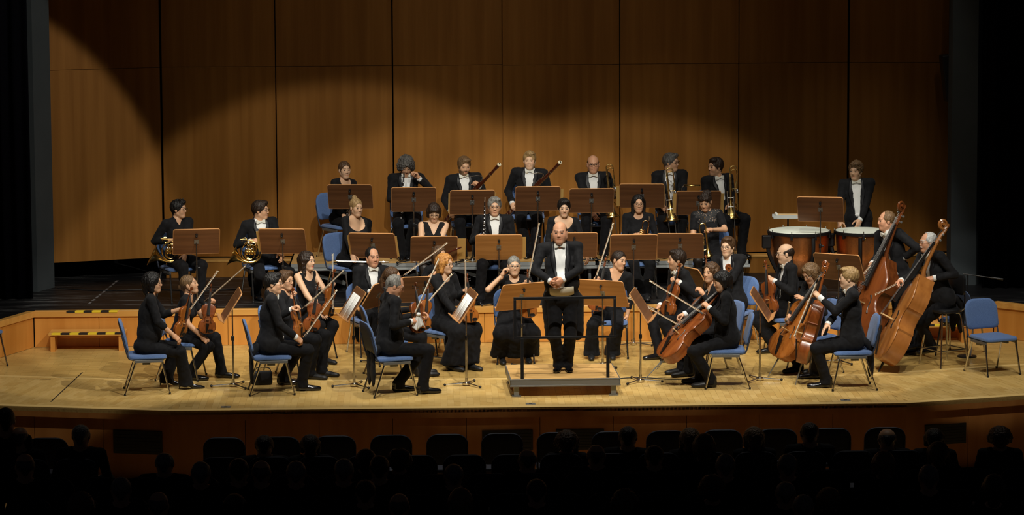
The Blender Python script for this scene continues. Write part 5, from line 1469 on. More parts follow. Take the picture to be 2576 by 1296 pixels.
        vol_obj(tg_, .012, 'tights', 'nylon', root, org)
    for q in (1, -1):
        hj, kn, an = leg[q]
        fdir = s.get('lfd' if q > 0 else 'rfd'); fy = s['face'] if fdir is None else fdir
        o = bpy.data.objects.new('shoe', SHOES[shoe]); col.objects.link(o); o.parent = root
        dd = ydir(fy); o.location = Vector(an - np.array((0, 0, .085)) - dd * .0 - org); o.rotation_euler = (R(s.get('toe', 0)), 0, R(fy))
    return root

# ================================================================== where everyone and everything stands (metres)
PEOPLE = [
    dict(label='short-haired horn player in black shirt and glasses holding a french horn, looking right', z=0.46, hip=(-4.784, 3.25), face=28, head=(-4.778, 3.25, 1.78), hyaw=68, wear='top', hair='spiky', hairc='black', fem=True, hairup=0.02, neckline='collar', specs='dark', rh=(-4.849, 3.03, 1.268), lh=(-4.71, 2.87, 0.924), rhc='grip', topname='shirt', tight=False, skin='fair', k=0.97),
    dict(label='horn player in tailcoat and glasses turned right, one hand in the horn bell', z=0.46, hip=(-3.713, 3.3), face=22, head=(-3.731, 3.3, 1.75), hyaw=72, wear='tails', hair='shortfull', hairc='dark', specs='dark', rh=(-3.805, 3.05, 1.256), rhc='hold', lh=(-3.428, 2.88, 1.009), lf=(-3.56, 3.394, 0.46), rf=(-3.811, 3.305, 0.46), skin='fair'),
    dict(label='woman with dark bob and glasses in black, seated front left with violin on lap', z=0, hip=(-4.84, -0.8), face=97, head=(-4.737, -0.78, 1.392), hyaw=86, wear='top', hair='bobfull', hairc='black', fem=True, specs='dark', lh=(-4.365, -0.68, 0.958), lhc='grip', rh=(-4.455, -0.92, 0.63), sleeve=0.35, bare=True, tight=False, legwear='trousers', wide=1.35, shoe='heel', rf=(-4.4, -0.655, 0.0), lf=(-4.64, -0.433, 0.0), fat=0.045, scoop=0.07),
    dict(label='blond woman with hair in a bun, black t-shirt, chin raised, violin upright on knee', z=0, hip=(-4.521, 0.08), face=82, head=(-4.423, 0.08, 1.241), hyaw=80, wear='top', hair='lowbun', hairc='lightbrown', fem=True, hpitch=14, rh=(-4.186, -0.18, 0.484), lh=(-4.125, 0.1, 0.927), lhc='grip', sleeve=-0.45, bare=True, rf=(-4.388, -0.075, 0.0), lf=(-4.033, 0.067, 0.0), shoe='man', lhp=(0.5, -0.2, -1)),
    dict(label='dark-haired man in tailcoat and glasses, seated side-on, bow in hand, at left front', z=0, hip=(-3.4, -0.93), face=96, head=(-3.345, -0.93, 1.401), hyaw=84, wear='tails', hair='parted', hairc='black', specs='metal', rh=(-3.04, -1.05, 0.615), lh=(-3.083, -0.81, 0.975), lhc='grip', rhc='hold', rf=(-3.037, -0.856, 0.0), lf=(-3.271, -0.453, 0.0), vbot=0.16, fat=0.018),
    dict(label='violinist in black and glasses with fist against the mouth', z=0, hip=(-3.254, 0.1), face=70, head=(-3.257, 0.1, 1.281), hyaw=55, wear='top', hair='shortfull', hairc='brown', fem=True, specs='metal', rh=(-3.158, -0.06, 1.037), rhc='fist', lh=(-2.913, 0.1, 0.926), lhc='grip', neckline='scoop', k=0.97, scoop=0.06, rf=(-2.977, -0.078, 0.0), lf=(-2.843, 0.104, 0.0)),
    dict(label='woman with long dark curls in sleeveless black top, violin upright on her lap', z=0, hip=(-3.054, 1.35), face=52, head=(-3.055, 1.35, 1.341), hyaw=58, wear='top', hair='longwavy', hairc='dark', fem=True, lh=(-2.736, 1.13, 0.972), lhc='grip', rh=(-2.812, 0.95, 0.54), sleeve=-2, bare=True, lips=(0.62, 0.05, 0.05), lf=(-2.869, 1.026, 0.0), rf=(-2.97, 0.889, 0.0), skin='pale', scoop=0.1, rhc='flat'),
    dict(label='man with receding dark hair in tailcoat and bow tie, facing the hall on the left', z=0, hip=(-2.3, 1.72), face=22, head=(-2.265, 1.72, 1.33), hyaw=24, wear='tails', hair='receding', hairc='black', rh=(-2.229, 1.4, 0.825), lh=(-2.031, 1.42, 0.662), skin='ruddy', jowl=0.006, hairup=0.004),
    dict(label='woman with brown ponytail, half hidden behind a grey-haired violinist', z=0, hip=(-2.076, 0.05), face=98, head=(-1.992, 0.08, 1.315), hyaw=82, wear='top', hair='pony', hairc='brown', fem=True, lh=(-1.691, 0.1, 0.81), lhc='hold', specs='metal', rh=(-1.752, -0.15, 0.636)),
    dict(label='grey-haired man in tailcoat, seated side-on at the front, head bowed over a white cloth', z=0, hip=(-2.03, -1.1), face=108, head=(-1.895, -1.06, 1.37), hyaw=92, wear='tails', hair='thin', hairc='grey', hpitch=-22, specs='dark', rh=(-1.717, -1.15, 0.858), lh=(-1.617, -0.92, 0.895), rhc='hold', lhc='hold', rf=(-1.641, -1.132, 0.0), lf=(-1.921, -0.963, 0.0), jowl=0.006, skin='ruddy', vbot=0.2, fat=0.025),
    dict(label='brown-haired woman with glasses half hidden behind a red-haired violinist', z=0, hip=(-1.47, 1.75), face=40, head=(-1.434, 1.75, 1.344), hyaw=40, wear='top', hair='long', hairc='brown', fem=True, specs='metal', rh=(-1.525, 1.45, 1.024), lh=(-1.222, 1.55, 0.809)),
    dict(label='red-haired woman with glasses in black cardigan and long skirt, violin on lap', z=0, hip=(-1.376, 0.78), face=46, head=(-1.368, 0.78, 1.368), hyaw=58, wear='top', hair='bobfull', hairc='red', fem=True, specs='metal', rh=(-1.166, 0.44, 0.576), lh=(-1.099, 0.66, 0.957), lhc='grip', cardigan=True, legwear='skirt', rf=(-1.309, 0.44, 0.0), lf=(-1.094, 0.483, -0.0), scoop=0.08, shoe='flat', skin='pale'),
    dict(label='grey-haired woman in black lifting one hand to her glasses, facing the hall', z=0, hip=(-0.54, 1.08), face=4, head=(-0.53, 1.08, 1.297), hyaw=6, wear='top', hair='lowbun', hairc='grey', fem=True, specs='metal', rh=(-0.632, 0.92, 1.12), rhc='hold', rhp=(-0.9, -0.3, -1), lh=(-0.361, 0.82, 1.015), lhc='grip', sleeve=-0.35, bare=True, legwear='skirt', rf=(-0.685, 0.946, 0.0), lf=(-0.37, 0.985, 0.0), fat=0.03, jowl=0.012, scoop=0.07, skin='pale', rhd=(0, 0, 1)),
    dict(label='stout balding conductor in tailcoat and bow tie, hands clasped, standing on the podium', z=0.205, hip=(-0.03, -0.97), face=-4, head=(-0.059, -0.97, 1.958), hyaw=-8, wear='tails', hair='fringe', hairc='dark', stand=True, legh=0.88, fat=0.055, jowl=0.014, hairup=0.0, hk=1.04, rh=(-0.127, -1.24, 1.27), lh=(-0.096, -1.26, 1.291), rhc='hold', lhc='hold', rhp=(-1, -0.2, -0.35), lhp=(1, -0.2, -0.35), skin='ruddy', vbot=0.1, waistcoat='cream_waistcoat', rf=(-0.069, -0.827, 0.205), lf=(0.034, -0.807, 0.205), rhn=(0.3, 1, 0.0), lhn=(-0.3, 1, 0.2), rfd=-12, lfd=6, shoe='man'),
    dict(label='dark-haired woman leaning to the right behind a wooden stand, viola in hand', z=0, hip=(0.651, 1.4), face=-3, head=(0.79, 1.34, 1.315), hyaw=42, wear='top', hair='lowbun', hairc='dark', fem=True, rh=(0.475, 1.22, 0.994), rhc='grip', lh=(0.851, 1.38, 0.43), lhc='grip', legwear='trousers', wide=1.6, rf=(0.418, 1.201, 0.0), lf=(0.677, 1.216, 0.0), hpitch=-5, htilt=-8, skin='fair', neckline='v', sleeve=0.55, bare=True),
    dict(label='dark-haired man in tailcoat in profile facing left, viola upright before him', z=0, hip=(1.575, 1.35), face=-72, head=(1.471, 1.35, 1.327), hyaw=-82, wear='tails', hair='shortfull', hairc='dark', lh=(1.433, 1.13, 0.984), lhc='grip', rh=(1.227, 1.3, 0.587), rhc='hold', rf=(1.246, 1.091, -0.0), lf=(1.446, 0.907, -0.0), beard=0.25),
    dict(label='young man in dark-rimmed glasses, open white collar and black jacket, facing left', z=0, hip=(2.252, 2.02), face=-32, head=(2.169, 2.02, 1.394), hyaw=-28, wear='openshirt', hair='shortfull', hairc='brown', specs='dark', lh=(1.997, 1.77, 0.598), rh=(1.948, 1.77, 0.549), skin='pale', tail=False),
    dict(label='woman with long wavy brown hair behind another cellist, hand near her chin', z=0, hip=(1.846, 0.08), face=-72, head=(1.777, 0.08, 1.335), hyaw=-45, wear='top', hair='longwavy', hairc='brown', fem=True, lh=(1.637, -0.02, 1.022), lhc='hold', rh=(1.504, 0.08, 0.665), neckline='v'),
    dict(label='dark short-haired woman in black playing position, cello across her lap, front right', z=0, hip=(1.89, -0.8), face=-92, head=(1.796, -0.8, 1.352), hyaw=-82, wear='jacket', hair='page', hairc='black', fem=True, hpitch=-12, lh=(1.611, -0.92, 0.987), lhc='grip', rh=(1.3, -0.68, 0.785), rhc='hold', rf=(1.594, -0.595, 0.0), lf=(1.683, -0.888, 0.0), lfp=(0.3, 0.9, 0.6), cloth='black_knit', shirt='black_knit', k=0.98, fat=0.012, tail=False, shoe='flat'),
    dict(label='bald man in glasses and tailcoat in profile facing left, holding a viola upright', z=0, hip=(2.89, 1.5), face=-78, head=(2.816, 1.5, 1.355), hyaw=-84, wear='tails', hair='fringe', hairc='dark', specs='metal', hpitch=-5, lh=(2.61, 1.32, 0.962), lhc='grip', rh=(2.588, 1.5, 0.484), rf=(2.687, 1.47, 0.0), lf=(2.846, 1.61, 0.0), hairup=0.0, skin='pale', vbot=0.16),
    dict(label='cellist with shaggy light brown hair and glasses bent over the strings', z=0, hip=(3.034, 0.1), face=-62, head=(2.902, 0.0, 1.303), hyaw=-58, wear='top', hair='wavy', hairc='lightbrown', specs='metal', hpitch=-28, lh=(2.833, -0.12, 0.922), lhc='spread', rh=(2.653, -0.14, 0.675), rhc='hold', rf=(2.822, 0.088, 0.0), lf=(3.051, 0.02, 0.0), fem=True, k=0.98, scoop=0.05),
    dict(label='young blond man in tailcoat seen from behind the shoulder, left hand on cello neck', z=0, hip=(3.32, -0.98), face=-88, head=(3.265, -0.98, 1.415), hyaw=-98, wear='tails', hair='shortfull', hairc='blond', lh=(2.885, -0.98, 1.104), lhc='grip', rh=(2.972, -1.14, 0.712), rhc='flat', rf=(2.972, -0.371, 0.0), lf=(3.015, -0.98, 0.0), skin='pale', vbot=0.2),
    dict(label='balding red-haired bass player in tailcoat standing behind the darker double bass', z=0, hip=(4.286, 1.55), face=-58, head=(4.086, 1.55, 1.749), hyaw=-80, wear='tails', hair='receding', hairc='lightbrown', stand=True, legh=0.9, rh=(3.884, 1.45, 1.086), rhc='grip', lh=(4.276, 1.5, 1.14), lhc='grip', hairup=0.0, skin='ruddy', k=1.03, rf=(4.3, 1.292, 0.0), lf=(4.437, 1.284, 0.0), vbot=0.16),
    dict(label='grey-haired moustached bass player in glasses and tailcoat on a high stool', z=0, hip=(4.631, 0.55), face=-62, head=(4.438, 0.55, 1.619), hyaw=-74, wear='tails', hair='thin', hairc='white', seat=0.7, specs='metal', must=1, lh=(4.407, 0.33, 1.067), lhc='hold', rh=(4.053, 0.39, 1.028), rhc='hold', rf=(4.44, 1.278, 0.0), lf=(4.526, 0.766, 0.1), skin='ruddy', vbot=0.14),
    dict(label='fair wavy-haired timpanist in tailcoat perched upright behind two kettledrums', z=0.46, hip=(4.109, 4.05), face=-12, head=(4.061, 4.05, 2.129), hyaw=-30, wear='tails', hair='curlyshort', hairc='lightbrown', seat=0.78, hpitch=-4, rh=(3.826, 3.83, 1.26), lh=(4.064, 3.81, 1.277), rhc='hold', lhc='flat', skin='pale', hairup=0.02, vbot=0.06, tail=False),
    dict(label='young woman in black with hair tied back, clarinet upright, leftmost in back row', z=0.8, hip=(-2.749, 4.75), face=38, head=(-2.691, 4.75, 2.105), hyaw=22, wear='top', hair='lowbun', hairc='brown', fem=True, rh=(-2.673, 4.41, 1.354), lh=(-2.599, 4.43, 1.415), rhc='hold', lhc='grip', skin='pale', scoop=0.095),
    dict(label='clarinettist with a mop of grey curls in tailcoat, hand at his eye', z=0.8, hip=(-1.865, 4.8), face=2, head=(-1.867, 4.8, 2.142), hyaw=4, wear='tails', hair='bushy', hairc='saltpepper', hpitch=-28, lh=(-1.746, 4.64, 1.912), lhc='hold', lhd=(0, 0, 0.6), rh=(-1.923, 4.56, 1.607), rhc='grip', rf=(-1.942, 4.464, 0.8), lf=(-1.858, 4.537, 0.8), hairup=0.03, lhp=(0.8, -0.2, -0.8)),
    dict(label='bearded bassoonist in tailcoat with the reed at his lips', z=0.8, hip=(-1.054, 4.85), face=4, head=(-1.084, 4.85, 2.136), hyaw=14, wear='tails', hair='shortfull', hairc='lightbrown', hpitch=-12, beard=0.85, lh=(-0.925, 4.61, 1.807), lhc='grip', rh=(-1.256, 4.65, 1.377), rhc='grip'),
    dict(label='young fair-haired bassoonist in tailcoat, looking out with a slight smile', z=0.8, hip=(-0.237, 4.95), face=-2, head=(-0.211, 4.95, 2.2), hyaw=-6, wear='tails', hair='shortfull', hairc='blond', seat=0.54, lh=(-0.115, 4.71, 1.672), lhc='grip', rh=(-0.433, 4.79, 1.451), rhc='grip', skin='pale', k=1.03, rf=(-0.266, 4.595, 0.8), lf=(-0.163, 4.509, 0.8)),
    dict(label='bald trombonist in dark-rimmed glasses and tailcoat facing the hall', z=0.8, hip=(0.659, 4.85), face=0, head=(0.64, 4.85, 2.139), hyaw=2, wear='tails', hair='fringe', hairc='brown', specs='dark', rh=(0.661, 4.49, 1.295), rhc='relax', lh=(0.817, 4.61, 1.579), lhc='grip', hairup=0.0, skin='ruddy'),
    dict(label='grey-haired trombonist in glasses and tailcoat turning to his right-hand neighbour', z=0.8, hip=(1.704, 4.9), face=-4, head=(1.697, 4.9, 2.164), hyaw=58, wear='tails', hair='shortfull', hairc='saltpepper', specs='dark', rh=(1.594, 4.6, 1.424), rhc='grip', lh=(1.797, 4.6, 1.251)),
    dict(label='dark-haired trombonist in tailcoat turning to his left-hand neighbour', z=0.8, hip=(2.35, 4.8), face=24, head=(2.278, 4.8, 2.11), hyaw=-58, wear='tails', hair='shortfull', hairc='dark', rh=(2.35, 4.48, 1.352), rhc='grip', lh=(2.46, 4.52, 1.47), lhc='grip', beard=0.3),
    dict(label='blond woman with hair in a topknot and scoop-neck black top, flute across her lap', z=0.46, hip=(-2.598, 3.12), face=42, head=(-2.493, 3.12, 1.776), hyaw=34, wear='top', hair='bun', hairc='blond', fem=True, rh=(-2.526, 2.74, 1.035), lh=(-2.385, 2.74, 1.024), rhc='hold', lhc='hold', hpitch=-4, skin='pale', scoop=0.14, legwear='kneeskirt', hairup=0.0),
    dict(label='woman with dark bobbed hair in sleeveless v-neck black dress, smiling downwards', z=0.46, hip=(-1.515, 2.98), face=2, head=(-1.499, 2.98, 1.718), hyaw=4, wear='top', hair='page', hairc='dark', fem=True, specs='metal', hpitch=-22, rh=(-1.636, 2.62, 1.029), lh=(-1.555, 2.6, 1.041), rhc='hold', lhc='hold', sleeve=-2, bare=True, neckline='v', legwear='kneeskirt', skin='pale'),
    dict(label='grey-haired oboist in glasses and tailcoat, oboe held upright', z=0.46, hip=(-0.716, 3.15), face=2, head=(-0.722, 3.15, 1.789), hyaw=2, wear='tails', hair='shortfull', hairc='grey', specs='metal', rh=(-0.883, 2.85, 1.324), rhc='grip', lh=(-0.639, 2.87, 1.217), rf=(-0.925, 2.763, 0.46), lf=(-0.65, 2.815, 0.46)),
    dict(label='woman with short black hair and black scoop-neck top behind the conductor', z=0.46, hip=(0.145, 3.15), face=0, head=(0.173, 3.15, 1.757), hyaw=2, wear='top', hair='shortfull', hairc='black', fem=True, hpitch=-6, lh=(0.46, 2.89, 1.0), rh=(0.062, 2.85, 1.173), scoop=0.13, skin='pale'),
    dict(label='woman with long dark hair and glasses in black holding a small golden trumpet', z=0.46, hip=(1.143, 3.32), face=0, head=(1.143, 3.32, 1.786), hyaw=2, wear='top', hair='long', hairc='black', fem=True, specs='dark', rh=(1.112, 3.02, 1.296), lh=(1.265, 3.02, 1.284), rhc='grip', lhc='grip', neckline='scoop', scoop=0.07, rf=(1.14, 2.947, 0.46), lf=(1.222, 2.943, 0.46)),
    dict(label='woman with dark fringe and pinned-up hair in a lace top holding a trumpet', z=0.46, hip=(2.082, 3.32), face=-10, head=(1.998, 3.32, 1.79), hyaw=-20, wear='top', hair='updo', hairc='dark', fem=True, hpitch=-22, lh=(2.017, 3.02, 1.35), lhc='grip', rh=(1.91, 3.02, 1.186), rhc='grip', sleeve=-0.35, bare=True, lacetop=True, legwear='kneeskirt', scoop=0.06, lhp=(0.8, 0.1, -0.8)),
]
CHAIRS = [
    ((-4.775, 3.232, 0.46), 28, 'blue padded chair under the short-haired horn player', 0.445),
    ((-3.706, 3.281, 0.46), 22, 'blue padded chair under the horn player in tails', 0.445),
    ((-4.82, -0.798, 0.0), 97, 'blue padded chair under the violinist with a dark bob', 0.445),
    ((-4.501, 0.077, 0.0), 82, 'blue padded chair under the blond violinist with a bun', 0.445),
    ((-3.38, -0.928, 0.0), 96, 'blue padded chair under the dark-haired violinist in tails at the front left', 0.445),
    ((-3.235, 0.093, 0.0), 70, 'blue padded chair under the violinist hiding mouth behind fist', 0.445),
    ((-3.038, 1.338, 0.0), 52, 'blue padded chair under the sleeveless violinist with long curls', 0.445),
    ((-2.293, 1.701, 0.0), 22, 'blue padded chair under the round-faced violinist with bow tie', 0.445),
    ((-2.056, 0.053, 0.0), 98, 'blue padded chair under the violinist with ponytail', 0.445),
    ((-2.011, -1.094, 0.0), 108, 'blue padded chair under the grey-haired violinist looking down', 0.445),
    ((-1.457, 1.735, 0.0), 40, 'blue padded chair under the brown-haired violinist with glasses', 0.445),
    ((-1.362, 0.766, 0.0), 46, 'blue padded chair under the red-haired violinist', 0.445),
    ((-0.538, 1.06, 0.0), 4, 'blue padded chair under the violinist touching her glasses', 0.445),
    ((0.65, 1.38, 0.0), -3, 'blue padded chair under the viola player leaning right', 0.445),
    ((1.556, 1.344, 0.0), -72, 'blue padded chair under the viola player in profile', 0.445),
    ((2.241, 2.003, 0.0), -32, 'blue padded chair under the viola player with dark-rimmed glasses', 0.445),
    ((1.827, 0.074, 0.0), -72, 'blue padded chair under the cellist with long wavy hair', 0.445),
    ((1.87, -0.799, 0.0), -92, 'blue padded chair under the short-haired cellist at the front', 0.445),
    ((2.87, 1.496, 0.0), -78, 'blue padded chair under the bald viola player', 0.445),
    ((3.017, 0.091, 0.0), -62, 'blue padded chair under the cellist with shaggy hair and glasses', 0.445),
    ((3.3, -0.981, 0.0), -88, 'blue padded chair under the blond cellist at the front right', 0.445),
    ((-2.736, 4.734, 0.8), 38, 'blue padded chair under the clarinettist in black', 0.445),
    ((-1.865, 4.78, 0.8), 2, 'blue padded chair under the curly grey-haired clarinettist', 0.445),
    ((-1.052, 4.83, 0.8), 4, 'blue padded chair under the bearded bassoonist', 0.445),
    ((-0.238, 4.93, 0.8), -2, 'blue padded chair under the fair-haired bassoonist', 0.54),
    ((0.659, 4.83, 0.8), 0, 'blue padded chair under the bald trombonist', 0.445),
    ((1.702, 4.88, 0.8), -4, 'blue padded chair under the grey-haired trombonist', 0.445),
    ((2.358, 4.782, 0.8), 24, 'blue padded chair under the dark-haired trombonist', 0.445),
    ((-2.585, 3.105, 0.46), 42, 'blue padded chair under the blond flautist', 0.445),
    ((-1.514, 2.96, 0.46), 2, 'blue padded chair under the flautist in a v-neck dress', 0.445),
    ((-0.715, 3.13, 0.46), 2, 'blue padded chair under the grey-haired oboist', 0.445),
    ((0.145, 3.13, 0.46), 0, 'blue padded chair under the oboist with short black hair', 0.445),
    ((1.143, 3.3, 0.46), 0, 'blue padded chair under the trumpeter with glasses', 0.445),
    ((2.079, 3.3, 0.46), -10, 'blue padded chair under the trumpeter in a lace top', 0.445),
]
STANDS = [
    ((-4.52, 2.72, 0.46), 0.83, 8, 'wooden-desk music stand before the short-haired horn player'),
    ((-3.426, 2.72, 0.46), 0.825, -6, 'wooden-desk music stand before the horn player in tails'),
    ((-3.851, -0.54, 0.0), 0.964, 97, 'wooden-desk music stand between the left front violinists and the handbag'),
    ((-2.443, -0.61, 0.0), 0.972, 102, 'wooden-desk music stand with white pages beside the bowed grey-haired violinist'),
    ((-1.137, -0.61, 0.0), 0.946, 98, 'wooden-desk music stand with white pages before the red-haired violinist'),
    ((-2.177, 0.95, 0.0), 0.846, 62, 'wooden-desk music stand behind the bowed grey-haired violinist'),
    ((-1.623, 1.3, 0.0), 0.859, 10, 'wooden-desk music stand behind the red-haired violinist'),
    ((-0.458, 0.5, 0.0), 0.878, 26, 'wooden-desk music stand with light painted into the desk left of the conductor'),
    ((0.523, 0.62, 0.0), 0.89, -24, 'wooden-desk music stand with light painted into the desk right of the conductor'),
    ((0.901, -0.5, 0.0), 0.911, -100, 'wooden-desk music stand in front of the front cellist'),
    ((2.304, -0.47, 0.0), 0.908, -100, 'wooden-desk music stand between the two pairs of cellists'),
    ((3.389, 0.72, 0.0), 1.171, -28, 'wooden-desk music stand leaning before the darker double bass'),
    ((3.466, 3.02, 0.46), 1.141, -12, 'wooden-desk music stand before the timpanist'),
    ((-2.279, 2.62, 0.46), 0.773, -10, 'wooden-desk music stand before the blond flautist'),
    ((-1.503, 2.5, 0.46), 0.741, 2, 'wooden-desk music stand before the flautist in the v-neck dress'),
    ((-0.681, 2.6, 0.46), 0.741, 0, 'wooden-desk music stand with light painted into the desk before the grey-haired oboist'),
    ((0.274, 2.6, 0.46), 0.759, 0, 'wooden-desk music stand half hidden behind the conductor'),
    ((1.002, 2.16, 0.0), 1.245, 0, 'wooden-desk music stand before the trumpeter with glasses'),
    ((1.626, 2.62, 0.46), 0.735, -6, 'wooden-desk music stand before the trumpeter in lace'),
    ((-2.605, 4.18, 0.8), 0.882, -4, 'wooden-desk music stand before the clarinettist in black'),
    ((-1.767, 4.18, 0.8), 0.839, 0, 'wooden-desk music stand before the curly clarinettist'),
    ((-0.996, 4.18, 0.8), 0.795, 2, 'wooden-desk music stand before the bearded bassoonist'),
    ((-0.136, 3.95, 0.46), 1.202, 0, 'wooden-desk music stand before the fair-haired bassoonist'),
    ((0.581, 4.18, 0.8), 0.804, 0, 'wooden-desk music stand before the bald trombonist'),
    ((1.25, 4.18, 0.8), 0.862, -5, 'wooden-desk music stand before the grey-haired trombonist'),
    ((1.998, 4.18, 0.8), 0.761, -2, 'wooden-desk music stand with a small lamp before the dark-haired trombonist'),
    ((1.67, 1.55, 0.0), 0.912, -60, 'wooden-desk music stand behind the viola player in profile'),
]
MUSIC = [
    ((-3.426, 2.72, 0.46), 0.825, -6, 'sheet music on the stand of the horn player in tails', {'folder': 0.62, 'dx': -0.02}),
    ((-2.443, -0.61, 0.0), 0.972, 102, 'white pages on the stand behind the bowed grey-haired violinist', {}),
    ((-1.137, -0.61, 0.0), 0.946, 98, 'white pages on the stand before the red-haired violinist', {}),
    ((0.523, 0.62, 0.0), 0.89, -24, 'music folder on the stand right of the conductor', {'folder': 0.62, 'dx': -0.1, 'material': 'folder'}),
    ((3.389, 0.72, 0.0), 1.171, -28, 'white music edge on the stand before the darker double bass', {'folder': 0.0}),
    ((-2.279, 2.62, 0.46), 0.773, -10, 'cream folder on the stand of the blond flautist', {'folder': 0.64, 'material': 'folder'}),
    ((-1.503, 2.5, 0.46), 0.741, 2, 'patterned folder on the stand of the v-neck flautist', {'folder': 0.6, 'dx': 0.1, 'material': 'folder'}),
    ((-0.681, 2.6, 0.46), 0.741, 0, 'cream folder on the stand of the grey-haired oboist', {'folder': 0.63, 'dx': 0.03, 'material': 'folder'}),
    ((1.626, 2.62, 0.46), 0.735, -6, 'cream folder on the stand of the trumpeter in lace', {'folder': 0.63, 'dx': -0.02, 'material': 'folder'}),
    ((-0.996, 4.18, 0.8), 0.795, 2, 'cream folder on the stand of the bearded bassoonist', {'folder': 0.63, 'material': 'folder'}),
    ((-0.136, 3.95, 0.46), 1.202, 0, 'cream folder on the stand of the fair-haired bassoonist', {'folder': 0.63, 'dx': 0.02, 'material': 'folder'}),
    ((1.25, 4.18, 0.8), 0.862, -5, 'cream folder on the stand of the grey-haired trombonist', {'folder': 0.64, 'dx': -0.02, 'material': 'folder'}),
    ((1.998, 4.18, 0.8), 0.761, -2, 'cream folder on the stand with the small lamp', {'folder': 0.68, 'dx': 0.0, 'material': 'folder'}),
]
STRINGS = [
    ('violin_amber', (-4.458, -0.78, 0.64), (-4.327, -0.72, 1.14), (0.8, -0.5, 0.3), 'violin resting on the lap of the violinist with a dark bob', 'violin'),
    ('violin_dark', (-4.181, -0.22, 0.575), (-4.126, -0.1, 1.141), (0.1, -1, 0.1), 'dark violin standing on the knee of the blond violinist', 'violin'),
    ('violin_amber', (-3.057, -0.78, 0.608), (-3.148, -0.74, 1.151), (0.85, -0.5, 0.2), 'amber violin held upright by the dark-haired violinist in tails', 'violin'),
    ('violin_dark', (-2.966, -0.1, 0.573), (-2.878, -0.02, 1.109), (0.15, -1, 0.1), 'dark violin between the fist-on-mouth violinist and the bow', 'violin'),
    ('violin_amber', (-2.814, 1.02, 0.573), (-2.728, 1.1, 1.132), (0.75, -0.6, 0.2), 'violin held upright by the sleeveless violinist with curls', 'violin'),
    ('violin_dark', (-1.691, -1.12, 0.706), (-1.72, -0.98, 1.145), (0.5, -0.8, 0.2), 'dark violin under the white cloth of the grey-haired violinist', 'violin'),
    ('violin_amber', (-1.65, -0.05, 0.572), (-1.58, 0.02, 1.106), (0.5, -0.8, 0.1), 'amber violin held by the violinist with ponytail', 'violin'),
    ('violin_amber', (-1.071, 0.42, 0.578), (-1.114, 0.52, 1.151), (0.3, -0.95, 0.2), 'amber violin on the lap of the red-haired violinist', 'violin'),
    ('violin_amber', (-0.366, 0.72, 0.583), (-0.375, 0.8, 1.173), (0, -1, 0.1), 'violin behind the stand of the violinist touching her glasses', 'violin'),
    ('viola', (0.463, 1.1, 0.6), (0.596, 1.2, 1.237), (0, -1, 0.1), 'reddish viola held beside the stand right of the conductor', 'viola'),
    ('viola', (1.328, 1.08, 0.536), (1.527, 1.15, 1.211), (-0.75, -0.6, 0.2), 'reddish viola held upright by the viola player in profile', 'viola'),
    ('viola', (2.623, 1.25, 0.523), (2.577, 1.3, 1.172), (-0.6, -0.75, 0.1), 'dark viola held upright by the bald viola player', 'viola'),
    ('viola', (1.943, 1.72, 0.531), (1.873, 1.78, 1.178), (-0.2, -1, 0.1), 'viola showing only its scroll above the wavy-haired cellist', 'viola'),
    ('cello', (1.139, -0.84, 0.323), (1.983, -0.6, 1.183), (-0.62, -0.3, 0.72), 'cello of the short-haired cellist at the front', 'cello'),
    ('cello', (1.31, 0.02, 0.295), (1.994, 0.16, 1.155), (-0.6, -0.3, 0.74), 'cello of the cellist with long wavy hair', 'cello'),
    ('cello_amber', (2.553, -0.2, 0.215), (3.128, -0.05, 1.184), (-0.75, -0.55, 0.35), 'cello of the shaggy-haired cellist', 'cello'),
    ('cello', (2.759, -0.78, 0.251), (3.11, -0.7, 1.406), (-0.9, 0.25, 0.3), 'cello of the blond cellist, seen from behind', 'cello'),
    ('bass_red', (3.654, 1.1, 0.152), (4.37, 1.42, 1.891), (-0.8, -0.55, 0.25), 'dark red-brown double bass of the standing bass player', 'double bass'),
    ('bass_amber', (3.838, 0.06, 0.111), (4.705, 0.3, 1.725), (-0.93, -0.05, 0.35), 'amber double bass of the moustached bass player', 'double bass'),
]
